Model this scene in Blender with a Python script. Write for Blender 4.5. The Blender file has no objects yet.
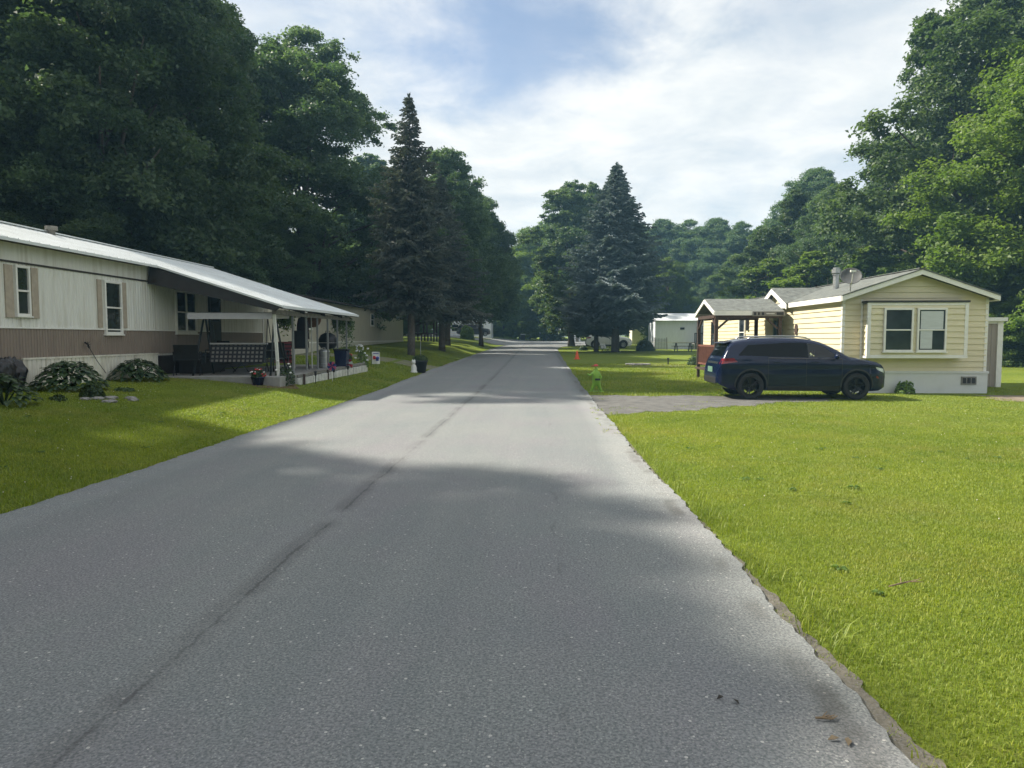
import bpy, bmesh, math, random
import numpy as np
from mathutils import Vector, Matrix
R = math.radians
rng = np.random.default_rng(7)
random.seed(7)
sc = bpy.context.scene
COL = sc.collection

# ------------------------------------------------------------------ camera measures
FPX, EYE = 710.0, 1.65
PITCH, YAW = math.atan(46/FPX), math.atan(28/FPX)
_F = Vector((-math.sin(YAW)*math.cos(PITCH), math.cos(YAW)*math.cos(PITCH), -math.sin(PITCH)))
_R = Vector((math.cos(YAW), math.sin(YAW), 0)); _U = _R.cross(_F)
def at(px, py, Y):
    """metres: the point at distance Y along the road that a measured spot of the photo shows"""
    d = _F + _R*((px-512)/FPX) + _U*((384-py)/FPX)
    t = Y/d.y
    return Vector((d.x*t, Y, EYE+d.z*t))

# ------------------------------------------------------------------ terrain
_ry = [-80, 20, 30, 50, 70, 85, 105, 130, 200, 500]
_rz = [0, 0, .07, .33, .62, .86, 1.16, 1.42, 1.7, 2.6]
_lx = [-400, -40, -14, -10.6, -9, -7, -5.7, -5.0, 400]
_lz = [1.6, 1.0, .66, .60, .52, .33, .07, 0, 0]
def ground_z(x, y):
    r = np.interp(y, _ry, _rz)
    l = np.interp(x, _lx, _lz)*(1 + .35*np.clip((np.asarray(y)-28)/15., 0, 1))
    rt = np.clip((np.asarray(x)-16)/60., 0, 1)*1.2
    return r + l + rt
def gz(x, y): return float(ground_z(x, y))

# ------------------------------------------------------------------ materials
def nt(m): return m.node_tree.nodes, m.node_tree.links
def mat(name, col, rough=.6, metal=0., var=.12, scale=6., bump=0., bscale=40., spec=.5, coord='Object', stretch=None, col2=None, dirt=None, tint=False, coat=0.):
    m = bpy.data.materials.new(name); m.use_nodes = True
    N, L = nt(m); b = N['Principled BSDF']
    b.inputs['Roughness'].default_value = rough; b.inputs['Metallic'].default_value = metal
    b.inputs['Specular IOR Level'].default_value = spec
    b.inputs['Coat Weight'].default_value = coat; b.inputs['Coat Roughness'].default_value = .03
    tc = N.new('ShaderNodeTexCoord'); mp = N.new('ShaderNodeMapping'); L.new(tc.outputs[coord], mp.inputs[0])
    if stretch: mp.inputs['Scale'].default_value = stretch
    n = N.new('ShaderNodeTexNoise'); n.inputs['Scale'].default_value = scale; n.inputs['Detail'].default_value = 6
    n.inputs['Roughness'].default_value = .62
    L.new(mp.outputs[0], n.inputs['Vector'])
    r = N.new('ShaderNodeValToRGB'); L.new(n.outputs['Fac'], r.inputs[0])
    c = Vector(col)
    lo = c*(1-var*1.6); hi = Vector(col2) if col2 else c*(1+var*1.2)
    r.color_ramp.elements[0].position = .3; r.color_ramp.elements[1].position = .7
    r.color_ramp.elements[0].color = (*lo, 1); r.color_ramp.elements[1].color = (*hi, 1)
    out = r.outputs[0]
    if dirt:
        n2 = N.new('ShaderNodeTexNoise'); n2.inputs['Scale'].default_value = dirt[1]; n2.inputs['Detail'].default_value = 8
        L.new(mp.outputs[0], n2.inputs['Vector'])
        rr = N.new('ShaderNodeMapRange'); rr.inputs[1].default_value = .5; rr.inputs[2].default_value = .75; rr.inputs[4].default_value = dirt[2]
        L.new(n2.outputs['Fac'], rr.inputs[0])
        mx = N.new('ShaderNodeMixRGB'); mx.inputs[2].default_value = (*dirt[0], 1)
        L.new(rr.outputs[0], mx.inputs[0]); L.new(out, mx.inputs[1]); out = mx.outputs[0]
    L.new(out, b.inputs['Base Color'])
    if bump:
        n3 = N.new('ShaderNodeTexNoise'); n3.inputs['Scale'].default_value = bscale; n3.inputs['Detail'].default_value = 5
        L.new(mp.outputs[0], n3.inputs['Vector'])
        bp = N.new('ShaderNodeBump'); bp.inputs['Strength'].default_value = bump; bp.inputs['Distance'].default_value = .02
        L.new(n3.outputs['Fac'], bp.inputs['Height']); L.new(bp.outputs[0], b.inputs['Normal'])
    return m

def leaf_mat(name, dark, light, trans=.35, rough=.5, objvar=.25):
    m = bpy.data.materials.new(name); m.use_nodes = True
    N, L = nt(m); b = N['Principled BSDF']; out = N['Material Output']
    a = N.new('ShaderNodeAttribute'); a.attribute_name = 'tint'
    mx = N.new('ShaderNodeMixRGB'); mx.inputs[1].default_value = (*dark, 1); mx.inputs[2].default_value = (*light, 1)
    L.new(a.outputs['Fac'], mx.inputs[0])
    oi = N.new('ShaderNodeObjectInfo')
    mr = N.new('ShaderNodeMapRange'); mr.inputs[3].default_value = 1-objvar; mr.inputs[4].default_value = 1+objvar
    L.new(oi.outputs['Random'], mr.inputs[0])
    hs = N.new('ShaderNodeHueSaturation'); L.new(mx.outputs[0], hs.inputs['Color']); L.new(mr.outputs[0], hs.inputs['Value'])
    L.new(hs.outputs[0], b.inputs['Base Color'])
    b.inputs['Roughness'].default_value = rough; b.inputs['Specular IOR Level'].default_value = .35
    tr = N.new('ShaderNodeBsdfTranslucent')
    h2 = N.new('ShaderNodeMixRGB'); h2.blend_type = 'MULTIPLY'; h2.inputs[0].default_value = 1; h2.inputs[2].default_value = (1.15, 1.25, .55, 1)
    L.new(hs.outputs[0], h2.inputs[1]); L.new(h2.outputs[0], tr.inputs[0])
    ms = N.new('ShaderNodeMixShader'); ms.inputs[0].default_value = trans
    L.new(b.outputs[0], ms.inputs[1]); L.new(tr.outputs[0], ms.inputs[2]); L.new(ms.outputs[0], out.inputs[0])
    return m

def glass_mat(name, tint=(.5, .55, .55), mixf=.25):
    m = bpy.data.materials.new(name); m.use_nodes = True
    N, L = nt(m); N.remove(N['Principled BSDF']); out = N['Material Output']
    t = N.new('ShaderNodeBsdfTransparent'); t.inputs[0].default_value = (*tint, 1)
    g = N.new('ShaderNodeBsdfGlossy'); g.inputs['Roughness'].default_value = .02
    f = N.new('ShaderNodeFresnel'); f.inputs[0].default_value = 1.5
    nz = N.new('ShaderNodeTexNoise'); nz.inputs['Scale'].default_value = 3
    ad = N.new('ShaderNodeMath'); ad.operation = 'MULTIPLY_ADD'; ad.inputs[1].default_value = .02; L.new(nz.outputs['Fac'], ad.inputs[0]); L.new(f.outputs[0], ad.inputs[2])
    ms = N.new('ShaderNodeMixShader'); L.new(ad.outputs[0], ms.inputs[0]); L.new(t.outputs[0], ms.inputs[1]); L.new(g.outputs[0], ms.inputs[2])
    L.new(ms.outputs[0], out.inputs[0])
    return m

M = {}
M['metal_roof'] = mat('white_metal_roofing', (.66, .69, .70), .42, .0, .06, 1.2, dirt=((.42, .42, .40), 2.2, .35), stretch=(1, .35, 1))
M['cream_metal'] = mat('cream_metal_siding', (.72, .715, .67), .45, 0, .05, 2., dirt=((.40, .36, .27), 1.2, .55), stretch=(2, 6, .5))
M['tan_metal'] = mat('tan_metal_siding', (.25, .20, .165), .5, 0, .08, 2., dirt=((.17, .14, .12), 1.6, .4), stretch=(2, 6, .5))
M['skirting'] = mat('cream_skirting', (.72, .69, .60), .55, 0, .06, 3., dirt=((.36, .32, .23), 1.4, .6), stretch=(2, 4, 1))
M['white_trim'] = mat('white_painted_trim', (.76, .75, .71), .5, 0, .05, 5.)
M['shutter'] = mat('tan_shutter', (.40, .34, .27), .6, 0, .1, 8.)
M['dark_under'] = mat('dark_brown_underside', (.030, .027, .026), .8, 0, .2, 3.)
M['dark_trim'] = mat('dark_drip_edge', (.03, .028, .026), .6)
M['pane'] = mat('window_glass', (.015, .02, .022), .04, 0, .3, 1.5, spec=.8)
M['pane_dim'] = mat('window_screen_glass', (.028, .038, .036), .08, 0, .3, 2., spec=.6)
M['blind'] = mat('pale_window_blind', (.52, .55, .56), .7, 0, .08, 3., stretch=(1, 1, 14))
M['vinyl'] = mat('yellow_vinyl_siding', (.66, .595, .405), .5, 0, .04, 1.3, dirt=((.56, .50, .36), .9, .3))
M['skirt_gray'] = mat('pale_gray_skirt_panel', (.62, .63, .63), .6, 0, .05, 2., dirt=((.40, .40, .38), 2., .4))
M['shingle'] = mat('gray_green_shingles', (.125, .135, .125), .9, 0, .3, 5., bump=.5, bscale=60, dirt=((.19, .2, .18), 14, .5))
M['brown_wood'] = mat('dark_brown_stained_wood', (.06, .035, .025), .7, 0, .25, 8., stretch=(4, 4, 1))
M['red_wood'] = mat('red_brown_railing', (.16, .06, .04), .7, 0, .2, 8.)
M['gray_wood'] = mat('weathered_gray_wood', (.20, .19, .17), .85, 0, .25, 6., bump=.3)
M['shed_panel'] = mat('tan_shed_panel', (.30, .26, .22), .65, 0, .08, 3., stretch=(8, 1, .4))
M['concrete'] = mat('patio_concrete', (.27, .265, .25), .9, 0, .15, 3., bump=.3)
M['galv'] = mat('galvanised_metal', (.42, .43, .43), .4, .7, .15, 6.)
M['steel_gray'] = mat('gray_painted_steel', (.24, .25, .25), .5, .1, .08, 4.)
M['black_metal'] = mat('black_metal', (.012, .012, .014), .45, .2, .2, 8.)
M['dark_green_metal'] = mat('dark_swing_frame', (.02, .025, .027), .5, .2, .2, 8.)
M['white_metal'] = mat('white_painted_metal', (.66, .66, .62), .5, 0, .06, 5., dirt=((.4, .38, .32), 4, .4))
M['canopy_cloth'] = mat('pale_gray_canopy_cloth', (.34, .34, .33), .85, 0, .08, 3.)
M['navy_paint'] = mat('navy_car_paint', (.003, .008, .032), .2, .1, .05, 2., spec=.22, coat=.42)
M['white_paint'] = mat('white_car_paint', (.72, .73, .73), .3, 0, .03, 2., coat=.8)
M['black_paint'] = mat('dark_gray_car_paint', (.02, .022, .025), .3, 0, .03, 2., coat=.8)
M['black_plastic'] = mat('black_plastic', (.014, .014, .015), .55, 0, .2, 10.)
M['tyre'] = mat('tyre_rubber', (.016, .016, .016), .85, 0, .2, 20., bump=.2)
M['rim'] = mat('black_alloy_rim', (.02, .02, .022), .3, .6, .1, 8.)
M['rim_silver'] = mat('silver_alloy_rim', (.4, .41, .42), .3, .8, .1, 8.)
M['car_glass'] = mat('dark_car_glass', (.003, .004, .005), .03, 0, .2, 2., spec=.16)
M['clear_glass'] = glass_mat('tinted_clear_glass', (.62, .70, .66))
M['tail'] = mat('red_tail_lamp', (.20, .010, .015), .1, 0, .2, 20., spec=.8)
M['head'] = mat('clear_head_lamp', (.55, .58, .6), .08, .3, .2, 20., spec=.9)
M['chrome'] = mat('chrome_strip', (.6, .6, .62), .12, .95, .05, 5.)
M['plate'] = mat('green_license_plate', (.12, .22, .16), .5, 0, .2, 15.)
M['silver_rail'] = mat('silver_roof_rail', (.35, .36, .38), .35, .8, .05, 5.)
M['bark'] = mat('tree_bark', (.085, .068, .052), .95, 0, .35, 9., bump=.9, bscale=16, stretch=(3, 3, .6))
M['bark_gray'] = mat('gray_conifer_bark', (.12, .105, .092), .95, 0, .3, 9., bump=.9, bscale=16, stretch=(3, 3, .8))
M['terracotta'] = mat('red_mulch', (.13, .062, .042), .95, 0, .35, 25., bump=.8)
M['blue_pot'] = mat('dark_blue_glazed_pot', (.010, .015, .05), .25, 0, .1, 5.)
M['black_pot'] = mat('black_plastic_pot', (.02, .021, .02), .6, 0, .15, 6.)
M['red'] = mat('red_petals', (.50, .03, .035), .6, 0, .2, 20.)
M['pink'] = mat('pink_petals', (.62, .14, .30), .6, 0, .2, 20.)
M['white'] = mat('white_plastic', (.72, .72, .70), .5, 0, .05, 5.)
M['blue'] = mat('blue_print', (.05, .07, .32), .6, 0, .2, 20.)
M['orange'] = mat('orange_plastic', (.72, .10, .02), .5, 0, .08, 8.)
M['neon'] = mat('neon_green_plastic', (.21, .40, .03), .5, 0, .06, 8.)
M['red_cloth'] = mat('dark_red_chair_cloth', (.17, .03, .035), .85, 0, .12, 12.)
M['dark_red'] = mat('black_stripe_cloth', (.03, .012, .014), .85)
M['stone'] = mat('gray_field_stone', (.23, .22, .21), .9, 0, .3, 6., bump=.7, bscale=12)
M['white_stone'] = mat('white_edging_block', (.55, .55, .52), .85, 0, .18, 9., bump=.6, bscale=14)
M['wicker'] = mat('brown_wicker', (.20, .10, .05), .8, 0, .25, 30.)
M['dry_wood'] = mat('dry_twig', (.22, .16, .10), .9, 0, .3, 20.)
M['cream_wall'] = mat('cream_house_wall', (.70, .66, .54), .6, 0, .05, 2.)
M['white_wall'] = mat('white_trailer_wall', (.76, .79, .84), .55, 0, .05, 2., stretch=(5, 5, .5))
M['beige_wall'] = mat('beige_trailer_wall', (.48, .45, .37), .6, 0, .07, 2., stretch=(4, 4, .6))
M['beige_skirt'] = mat('beige_trailer_skirt', (.56, .54, .47), .6, 0, .07, 2., stretch=(4, 4, .6))
M['leaf_a'] = leaf_mat('maple_leaves', (.066, .116, .060), (.140, .200, .105), .44)
M['leaf_b'] = leaf_mat('bright_maple_leaves', (.095, .16, .035), (.20, .275, .06), .48)
M['leaf_c'] = leaf_mat('oak_leaves', (.06, .105, .045), (.13, .18, .08), .42)
M['blue_needles'] = leaf_mat('blue_spruce_needles', (.095, .13, .145), (.24, .29, .30), .15, .6, .1)
M['gray_needles'] = leaf_mat('gray_spruce_needles', (.066, .085, .072), (.165, .18, .155), .15, .6, .12)
M['hosta'] = leaf_mat('hosta_leaves', (.022, .05, .018), (.07, .115, .045), .2, .4, .1)
M['shrub'] = leaf_mat('shrub_leaves', (.03, .06, .02), (.08, .13, .04), .3, .5, .15)
M['bright_shrub'] = leaf_mat('bright_shrub_leaves', (.09, .16, .03), (.19, .28, .06), .35, .5, .1)
M['grass'] = leaf_mat('grass_blades', (.135, .205, .020), (.345, .375, .055), .42, .5, 0)

def dry_patches(m):
    N, L = nt(m); hs = [n for n in N if n.type == 'HUE_SAT'][0]; mx = [n for n in N if n.type == 'MIX_RGB' and n.blend_type == 'MIX'][0]
    tc = N.new('ShaderNodeTexCoord'); prev = mx.outputs[0]
    for sc_, a, b, hi, c in ((.45, .50, .68, .6, (.36, .31, .10)), (1.9, .54, .70, .6, (.12, .19, .035)), (.16, .46, .60, .4, (.24, .30, .07)), (6., .60, .72, .5, (.31, .29, .11))):
        n = N.new('ShaderNodeTexNoise'); n.inputs['Scale'].default_value = sc_; n.inputs['Detail'].default_value = 7; n.inputs['Roughness'].default_value = .65; L.new(tc.outputs['Object'], n.inputs['Vector'])
        r = N.new('ShaderNodeMapRange'); r.inputs[1].default_value = a; r.inputs[2].default_value = b; r.inputs[4].default_value = hi; L.new(n.outputs['Fac'], r.inputs[0])
        x = N.new('ShaderNodeMixRGB'); x.inputs[2].default_value = (*c, 1); L.new(r.outputs[0], x.inputs[0]); L.new(prev, x.inputs[1]); prev = x.outputs[0]
    L.new(prev, hs.inputs['Color'])
dry_patches(M['grass'])
# checked cushion
def checked():
    m = mat('checked_cushion_cloth', (.02, .02, .024), .9)
    N, L = nt(m); b = N['Principled BSDF']
    tc = N.new('ShaderNodeTexCoord'); mp = N.new('ShaderNodeMapping'); L.new(tc.outputs['Object'], mp.inputs[0])
    br = N.new('ShaderNodeTexBrick'); br.offset = 0; br.inputs['Scale'].default_value = 1
    br.inputs['Color1'].default_value = (.20, .19, .17, 1); br.inputs['Color2'].default_value = (.14, .13, .12, 1); br.inputs['Mortar'].default_value = (.02, .02, .025, 1)
    br.inputs['Mortar Size'].default_value = .028; br.inputs['Brick Width'].default_value = .125; br.inputs['Row Height'].default_value = .115
    sp = N.new('ShaderNodeSeparateXYZ'); L.new(mp.outputs[0], sp.inputs[0])
    cb = N.new('ShaderNodeCombineXYZ'); L.new(sp.outputs[0], cb.inputs[0]); L.new(sp.outputs[2], cb.inputs[1]); L.new(cb.outputs[0], br.inputs[0])
    L.new(br.outputs[0], b.inputs['Base Color'])
    return m
M['checked'] = checked()

# ------------------------------------------------------------------ mesh helpers
class MB:
    def __init__(s): s.v = []; s.f = []; s.mi = []; s.m = 0
    def add(s, vs, fs):
        o = len(s.v); s.v += [tuple(v) for v in vs]; s.f += [tuple(i+o for i in f) for f in fs]; s.mi += [s.m]*len(fs); return s
    def box(s, x0, x1, y0, y1, z0, z1):
        v = [(x, y, z) for z in (z0, z1) for y in (y0, y1) for x in (x0, x1)]
        return s.add(v, [(0, 2, 3, 1), (4, 5, 7, 6), (0, 1, 5, 4), (2, 6, 7, 3), (0, 4, 6, 2), (1, 3, 7, 5)])
    def bar(s, p, q, w, h=None):
        p, q = Vector(p), Vector(q); h = h or w; d = (q-p).normalized()
        a = d.cross(Vector((0, 0, 1)));  a = Vector((1, 0, 0)) if a.length < 1e-4 else a.normalized()
        b = a.cross(d).normalized(); vs = []
        for c in (p, q):
            for i, j in ((-1, -1), (1, -1), (1, 1), (-1, 1)): vs.append(c+a*(i*w/2)+b*(j*h/2))
        return s.add(vs, [(3, 2, 1, 0), (4, 5, 6, 7), (0, 1, 5, 4), (1, 2, 6, 5), (2, 3, 7, 6), (3, 0, 4, 7)])
    def tube(s, pts, rad, n=8, cap=True):
        pts = [Vector(p) for p in pts]
        if not hasattr(rad, '__len__'): rad = [rad]*len(pts)
        vs = []; prev = None
        for i, p in enumerate(pts):
            d = (pts[min(i+1, len(pts)-1)]-pts[max(i-1, 0)]).normalized()
            a = prev - d*prev.dot(d) if prev is not None else d.cross(Vector((0, 0, 1)) if abs(d.z) < .9 else Vector((1, 0, 0)))
            a.normalize(); prev = a; b = d.cross(a)
            for k in range(n):
                t = 2*math.pi*k/n; vs.append(p+(a*math.cos(t)+b*math.sin(t))*rad[i])
        fs = [(i*n+k, i*n+(k+1) % n, (i+1)*n+(k+1) % n, (i+1)*n+k) for i in range(len(pts)-1) for k in range(n)]
        if cap: fs += [tuple(reversed(range(n))), tuple(range((len(pts)-1)*n, len(pts)*n))]
        return s.add(vs, fs)
    def lathe(s, prof, n=20, c=(0, 0, 0), axis='z'):
        vs = []; c = Vector(c)
        for r, h in prof:
            for k in range(n):
                t = 2*math.pi*k/n; x, y = r*math.cos(t), r*math.sin(t)
                vs.append(c+Vector((x, y, h) if axis == 'z' else (x, h, y)))
        fs = [(i*n+k, i*n+(k+1) % n, (i+1)*n+(k+1) % n, (i+1)*n+k) for i in range(len(prof)-1) for k in range(n)]
        if axis != 'z': fs = [tuple(reversed(f)) for f in fs]
        return s.add(vs, fs)
    def ball(s, c, r, n=10, sz=1.): 
        prof = [(max(1e-4, r*math.sin(math.pi*i/n)), -r*sz*math.cos(math.pi*i/n)) for i in range(n+1)]
        return s.lathe(prof, n*2 if n < 8 else 16, c)
    def prism(s, poly, a, b):
        """poly of 3-D points extruded from offset a to offset b"""
        a, b = Vector(a), Vector(b); n = len(poly); P = [Vector(p) for p in poly]
        return s.add([p+a for p in P]+[p+b for p in P], [tuple(reversed(range(n))), tuple(range(n, 2*n))]+[(i, (i+1) % n, n+(i+1) % n, n+i) for i in range(n)])
    def ribs(s, x, y0, y1, z0, z1, period=.1, depth=.012, sgn=1):
        """corrugated sheet in the plane x = const; z0, z1 numbers"""
        n = max(1, round((y1-y0)/period)); p = (y1-y0)/n; ys = []
        for i in range(n):
            for f, d in ((0, 0), (.62, 0), (.72, depth), (.9, depth)): ys.append((y0+(i+f)*p, d))
        ys.append((y1, 0)); vs = []
        for yy, d in ys: vs += [(x-sgn*d, yy, z0), (x-sgn*d, yy, z1)]
        return s.add(vs, [(2*i, 2*i+2, 2*i+3, 2*i+1) for i in range(len(ys)-1)])
    def mesh(s, name, mats, smooth=False):
        me = bpy.data.meshes.new(name); me.from_pydata(s.v, [], s.f)
        for m in (mats if isinstance(mats, (list, tuple)) else [mats]): me.materials.append(m)
        if any(s.mi): me.polygons.foreach_set('material_index', s.mi)
        if smooth: me.polygons.foreach_set('use_smooth', [True]*len(s.f))
        me.update(); return me
    def build(s, name, m, parent=None, smooth=False, bevel=0, loc=None):
        o = bpy.data.objects.new(name, s.mesh(name, m, smooth)); COL.objects.link(o)
        if parent: o.parent = parent
        if loc is not None: o.location = loc
        if bevel:
            md = o.modifiers.new('bevel', 'BEVEL'); md.width = bevel; md.segments = 2; md.limit_method = 'ANGLE'
        return o
def np_mesh(name, v, f, m, tint=None, smooth=False):
    me = bpy.data.meshes.new(name); v = np.ascontiguousarray(v, np.float32); f = np.ascontiguousarray(f, np.int32); k = f.shape[1]
    me.vertices.add(len(v)); me.vertices.foreach_set('co', v.ravel())
    me.loops.add(f.size); me.loops.foreach_set('vertex_index', f.ravel())
    me.polygons.add(len(f)); me.polygons.foreach_set('loop_start', np.arange(0, f.size, k, dtype=np.int32))
    if smooth: me.polygons.foreach_set('use_smooth', np.ones(len(f), bool))
    me.update(calc_edges=True)
    if tint is not None:
        a = me.attributes.new('tint', 'FLOAT', 'FACE'); a.data.foreach_set('value', np.ascontiguousarray(tint, np.float32))
    me.materials.append(m); return me
def link(name, me, parent=None):
    o = bpy.data.objects.new(name, me); COL.objects.link(o); o.parent = parent; return o
def thing(name, label, cat, loc=(0, 0, 0), rz=0, group=None):
    o = bpy.data.objects.new(name, None); COL.objects.link(o); o.empty_display_size = .2
    o.location = loc; o.rotation_euler = (0, 0, rz); o['label'] = label; o['category'] = cat
    if group: o['group'] = group
    return o
def tag(o, label, cat, group=None):
    o['label'] = label; o['category'] = cat
    if group: o['group'] = group
    return o
def struct(o): o['kind'] = 'structure'; return o
def copy_tree(o, parent=None):
    c = o.copy(); COL.objects.link(c); c.parent = parent
    for ch in o.children: copy_tree(ch, c)
    return c
# ------------------------------------------------------------------ world, sun, camera
SUN_EL, SUN_AZ = R(42), R(15)          # sun to the left of the road, a little ahead
sun_dir = Vector((-math.cos(SUN_EL)*math.cos(SUN_AZ), math.cos(SUN_EL)*math.sin(SUN_AZ), math.sin(SUN_EL)))
w = bpy.data.worlds.new('World'); sc.world = w; w.use_nodes = True
N, L = w.node_tree.nodes, w.node_tree.links
bg = N['Background']; bg.inputs[1].default_value = SKY_STRENGTH = .05
sky = N.new('ShaderNodeTexSky'); sky.sky_type = 'NISHITA'; sky.sun_disc = False
sky.sun_elevation = SUN_EL; sky.sun_rotation = math.atan2(sun_dir.x, sun_dir.y); sky.air_density = 1.0; sky.dust_density = .6; sky.ozone_density = 1.5
tc = N.new('ShaderNodeTexCoord')
sep = N.new('ShaderNodeSeparateXYZ'); L.new(tc.outputs['Generated'], sep.inputs[0])
def mth(op, a, b=None, c=None):
    n = N.new('ShaderNodeMath'); n.operation = op
    for i, x in enumerate((a, b, c)):
        if x is None: continue
        if isinstance(x, (int, float)): n.inputs[i].default_value = x
        else: L.new(x, n.inputs[i])
    return n.outputs[0]
zz = mth('ADD', mth('MAXIMUM', sep.outputs[2], 0), .16)
cx = mth('DIVIDE', sep.outputs[0], zz); cy = mth('DIVIDE', sep.outputs[1], zz)
cmb = N.new('ShaderNodeCombineXYZ'); L.new(cx, cmb.inputs[0]); L.new(cy, cmb.inputs[1])
def noise(scale, det, rough, dist, off):
    mp = N.new('ShaderNodeMapping'); mp.inputs['Location'].default_value = off; L.new(cmb.outputs[0], mp.inputs[0])
    n = N.new('ShaderNodeTexNoise'); n.inputs['Scale'].default_value = scale; n.inputs['Detail'].default_value = det
    n.inputs['Roughness'].default_value = rough; n.inputs['Distortion'].default_value = dist; L.new(mp.outputs[0], n.inputs['Vector']); return n.outputs['Fac']
n1 = noise(1.1, 8, .58, .5, (3.1, 1.7, 0)); n2 = noise(3.0, 8, .6, .3, (7.7, 2.2, 0))
# a real hole in the cloud sheet, over the road ahead
HX, HY = -.03, 1.80
dx = mth('MULTIPLY', mth('SUBTRACT', cx, HX), 2.0); dy = mth('MULTIPLY', mth('SUBTRACT', cy, HY), 1.8)
hole = mth('SQRT', mth('ADD', mth('MULTIPLY', dx, dx), mth('MULTIPLY', dy, dy)))
hole2 = mth('ADD', hole, mth('MULTIPLY', mth('SUBTRACT', n2, .5), 1.3))
hole3 = mth('ADD', hole2, mth('MULTIPLY', mth('SUBTRACT', n1, .5), 1.2))
mr = N.new('ShaderNodeMapRange'); mr.interpolation_type = 'SMOOTHSTEP'; mr.inputs[1].default_value = .1; mr.inputs[2].default_value = .95; mr.inputs[3].default_value = .22; mr.inputs[4].default_value = .97
L.new(hole3, mr.inputs[0])
thin = N.new('ShaderNodeMapRange'); thin.interpolation_type = 'SMOOTHSTEP'; thin.inputs[1].default_value = .30; thin.inputs[2].default_value = .55; thin.inputs[3].default_value = .66; thin.inputs[4].default_value = 1.
L.new(n1, thin.inputs[0])
fac = mth('MULTIPLY', mr.outputs[0], thin.outputs[0])
crp = N.new('ShaderNodeValToRGB'); L.new(n2, crp.inputs[0])
crp.color_ramp.elements[0].position = .33; crp.color_ramp.elements[0].color = (.66, .715, .75, 1)
crp.color_ramp.elements[1].position = .62; crp.color_ramp.elements[1].color = (.91, .91, .885, 1)
cv = N.new('ShaderNodeVectorMath'); cv.operation = 'SCALE'; cv.inputs[3].default_value = CLOUD = 7.6; L.new(crp.outputs[0], cv.inputs[0])
mx = N.new('ShaderNodeMixRGB'); L.new(fac, mx.inputs[0]); L.new(sky.outputs[0], mx.inputs[1]); L.new(cv.outputs[0], mx.inputs[2])
L.new(mx.outputs[0], bg.inputs[0])
sl = bpy.data.lights.new('sun', 'SUN'); sl.energy = 3.0; sl.angle = R(1.4); sl.color = (1, .93, .80)
so = bpy.data.objects.new('sun', sl); COL.objects.link(so); so.location = (-40, 10, 40); so.rotation_euler = (-sun_dir).to_track_quat('-Z', 'Y').to_euler()
cd = bpy.data.cameras.new('camera'); cam = bpy.data.objects.new('camera', cd); COL.objects.link(cam); sc.camera = cam
cd.sensor_width = 36; cd.lens = 36*FPX/1024; cd.clip_end = 3000; cd.clip_start = .05
cam.location = (0, 0, EYE); cam.rotation_euler = (R(90)-PITCH, 0, YAW)
vs = sc.view_settings; vs.view_transform = 'Standard'; vs.look = 'None'; vs.gamma = 1; vs.exposure = 1.66; vs.use_curve_mapping = False
sc.cycles.max_bounces = 8; sc.cycles.transparent_max_bounces = 8; sc.cycles.diffuse_bounces = 4; sc.cycles.glossy_bounces = 3; sc.cycles.transmission_bounces = 3
sc.cycles.use_denoising = True; sc.cycles.use_adaptive_sampling = True; sc.cycles.adaptive_threshold = .015
sc.cycles.sample_clamp_indirect = 6; sc.cycles.caustics_reflective = False; sc.cycles.caustics_refractive = False

# ------------------------------------------------------------------ ground, road, driveway
def axis(segs):
    out = []
    for a, b, s in segs: out += list(np.arange(a, b, s))
    return np.array(sorted(set(np.round(out, 3))))
def lawn_mat():
    m = bpy.data.materials.new('lawn_soil'); m.use_nodes = True; N, L = nt(m); b = N['Principled BSDF']; b.inputs['Roughness'].default_value = .95
    b.inputs['Specular IOR Level'].default_value = .1
    tc = N.new('ShaderNodeTexCoord')
    def nz(s, d=6): 
        n = N.new('ShaderNodeTexNoise'); n.inputs['Scale'].default_value = s; n.inputs['Detail'].default_value = d; n.inputs['Roughness'].default_value = .65; L.new(tc.outputs['Object'], n.inputs['Vector']); return n.outputs['Fac']
    def ramp(x, p0, c0, p1, c1):
        r = N.new('ShaderNodeValToRGB'); L.new(x, r.inputs[0]); e = r.color_ramp.elements; e[0].position = p0; e[0].color = (*c0, 1); e[1].position = p1; e[1].color = (*c1, 1); return r.outputs[0]
    def mixc(f, a, bcol):
        x = N.new('ShaderNodeMixRGB'); L.new(f, x.inputs[0]); L.new(a, x.inputs[1])
        if isinstance(bcol, tuple): x.inputs[2].default_value = (*bcol, 1)
        else: L.new(bcol, x.inputs[2])
        return x.outputs[0]
    def rg(x, a, bb, hi=1.):
        r = N.new('ShaderNodeMapRange'); r.inputs[1].default_value = a; r.inputs[2].default_value = bb; r.inputs[4].default_value = hi; L.new(x, r.inputs[0]); return r.outputs[0]
    c = ramp(nz(.35), .35, (.125, .180, .022), .68, (.205, .250, .038))
    c = mixc(rg(nz(1.7), .55, .72, .55), c, (.21, .20, .055))
    c = mixc(rg(nz(14), .42, .62, .6), c, (.075, .11, .016))
    c = mixc(rg(nz(60, 3), .5, .7, .55), c, (.25, .28, .06))
    L.new(c, b.inputs['Base Color'])
    bp = N.new('ShaderNodeBump'); bp.inputs['Strength'].default_value = .9; bp.inputs['Distance'].default_value = .05; L.new(nz(35, 8), bp.inputs['Height']); L.new(bp.outputs[0], b.inputs['Normal'])
    return m
xs = axis([(-400, -40, 30), (-40, -16, 3), (-16, -4, .5), (-4, 2, 1), (2, 20, 1.5), (20, 80, 6), (80, 401, 40)])
xs = np.array(sorted(set(list(xs)+[-5., -5.7, -7., -9., -10.6, -14.])))
ys = np.array(sorted(set(list(axis([(-80, 0, 10), (0, 140, 2), (140, 500, 20)]))+[28., 43., 85., 105.])))
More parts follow.
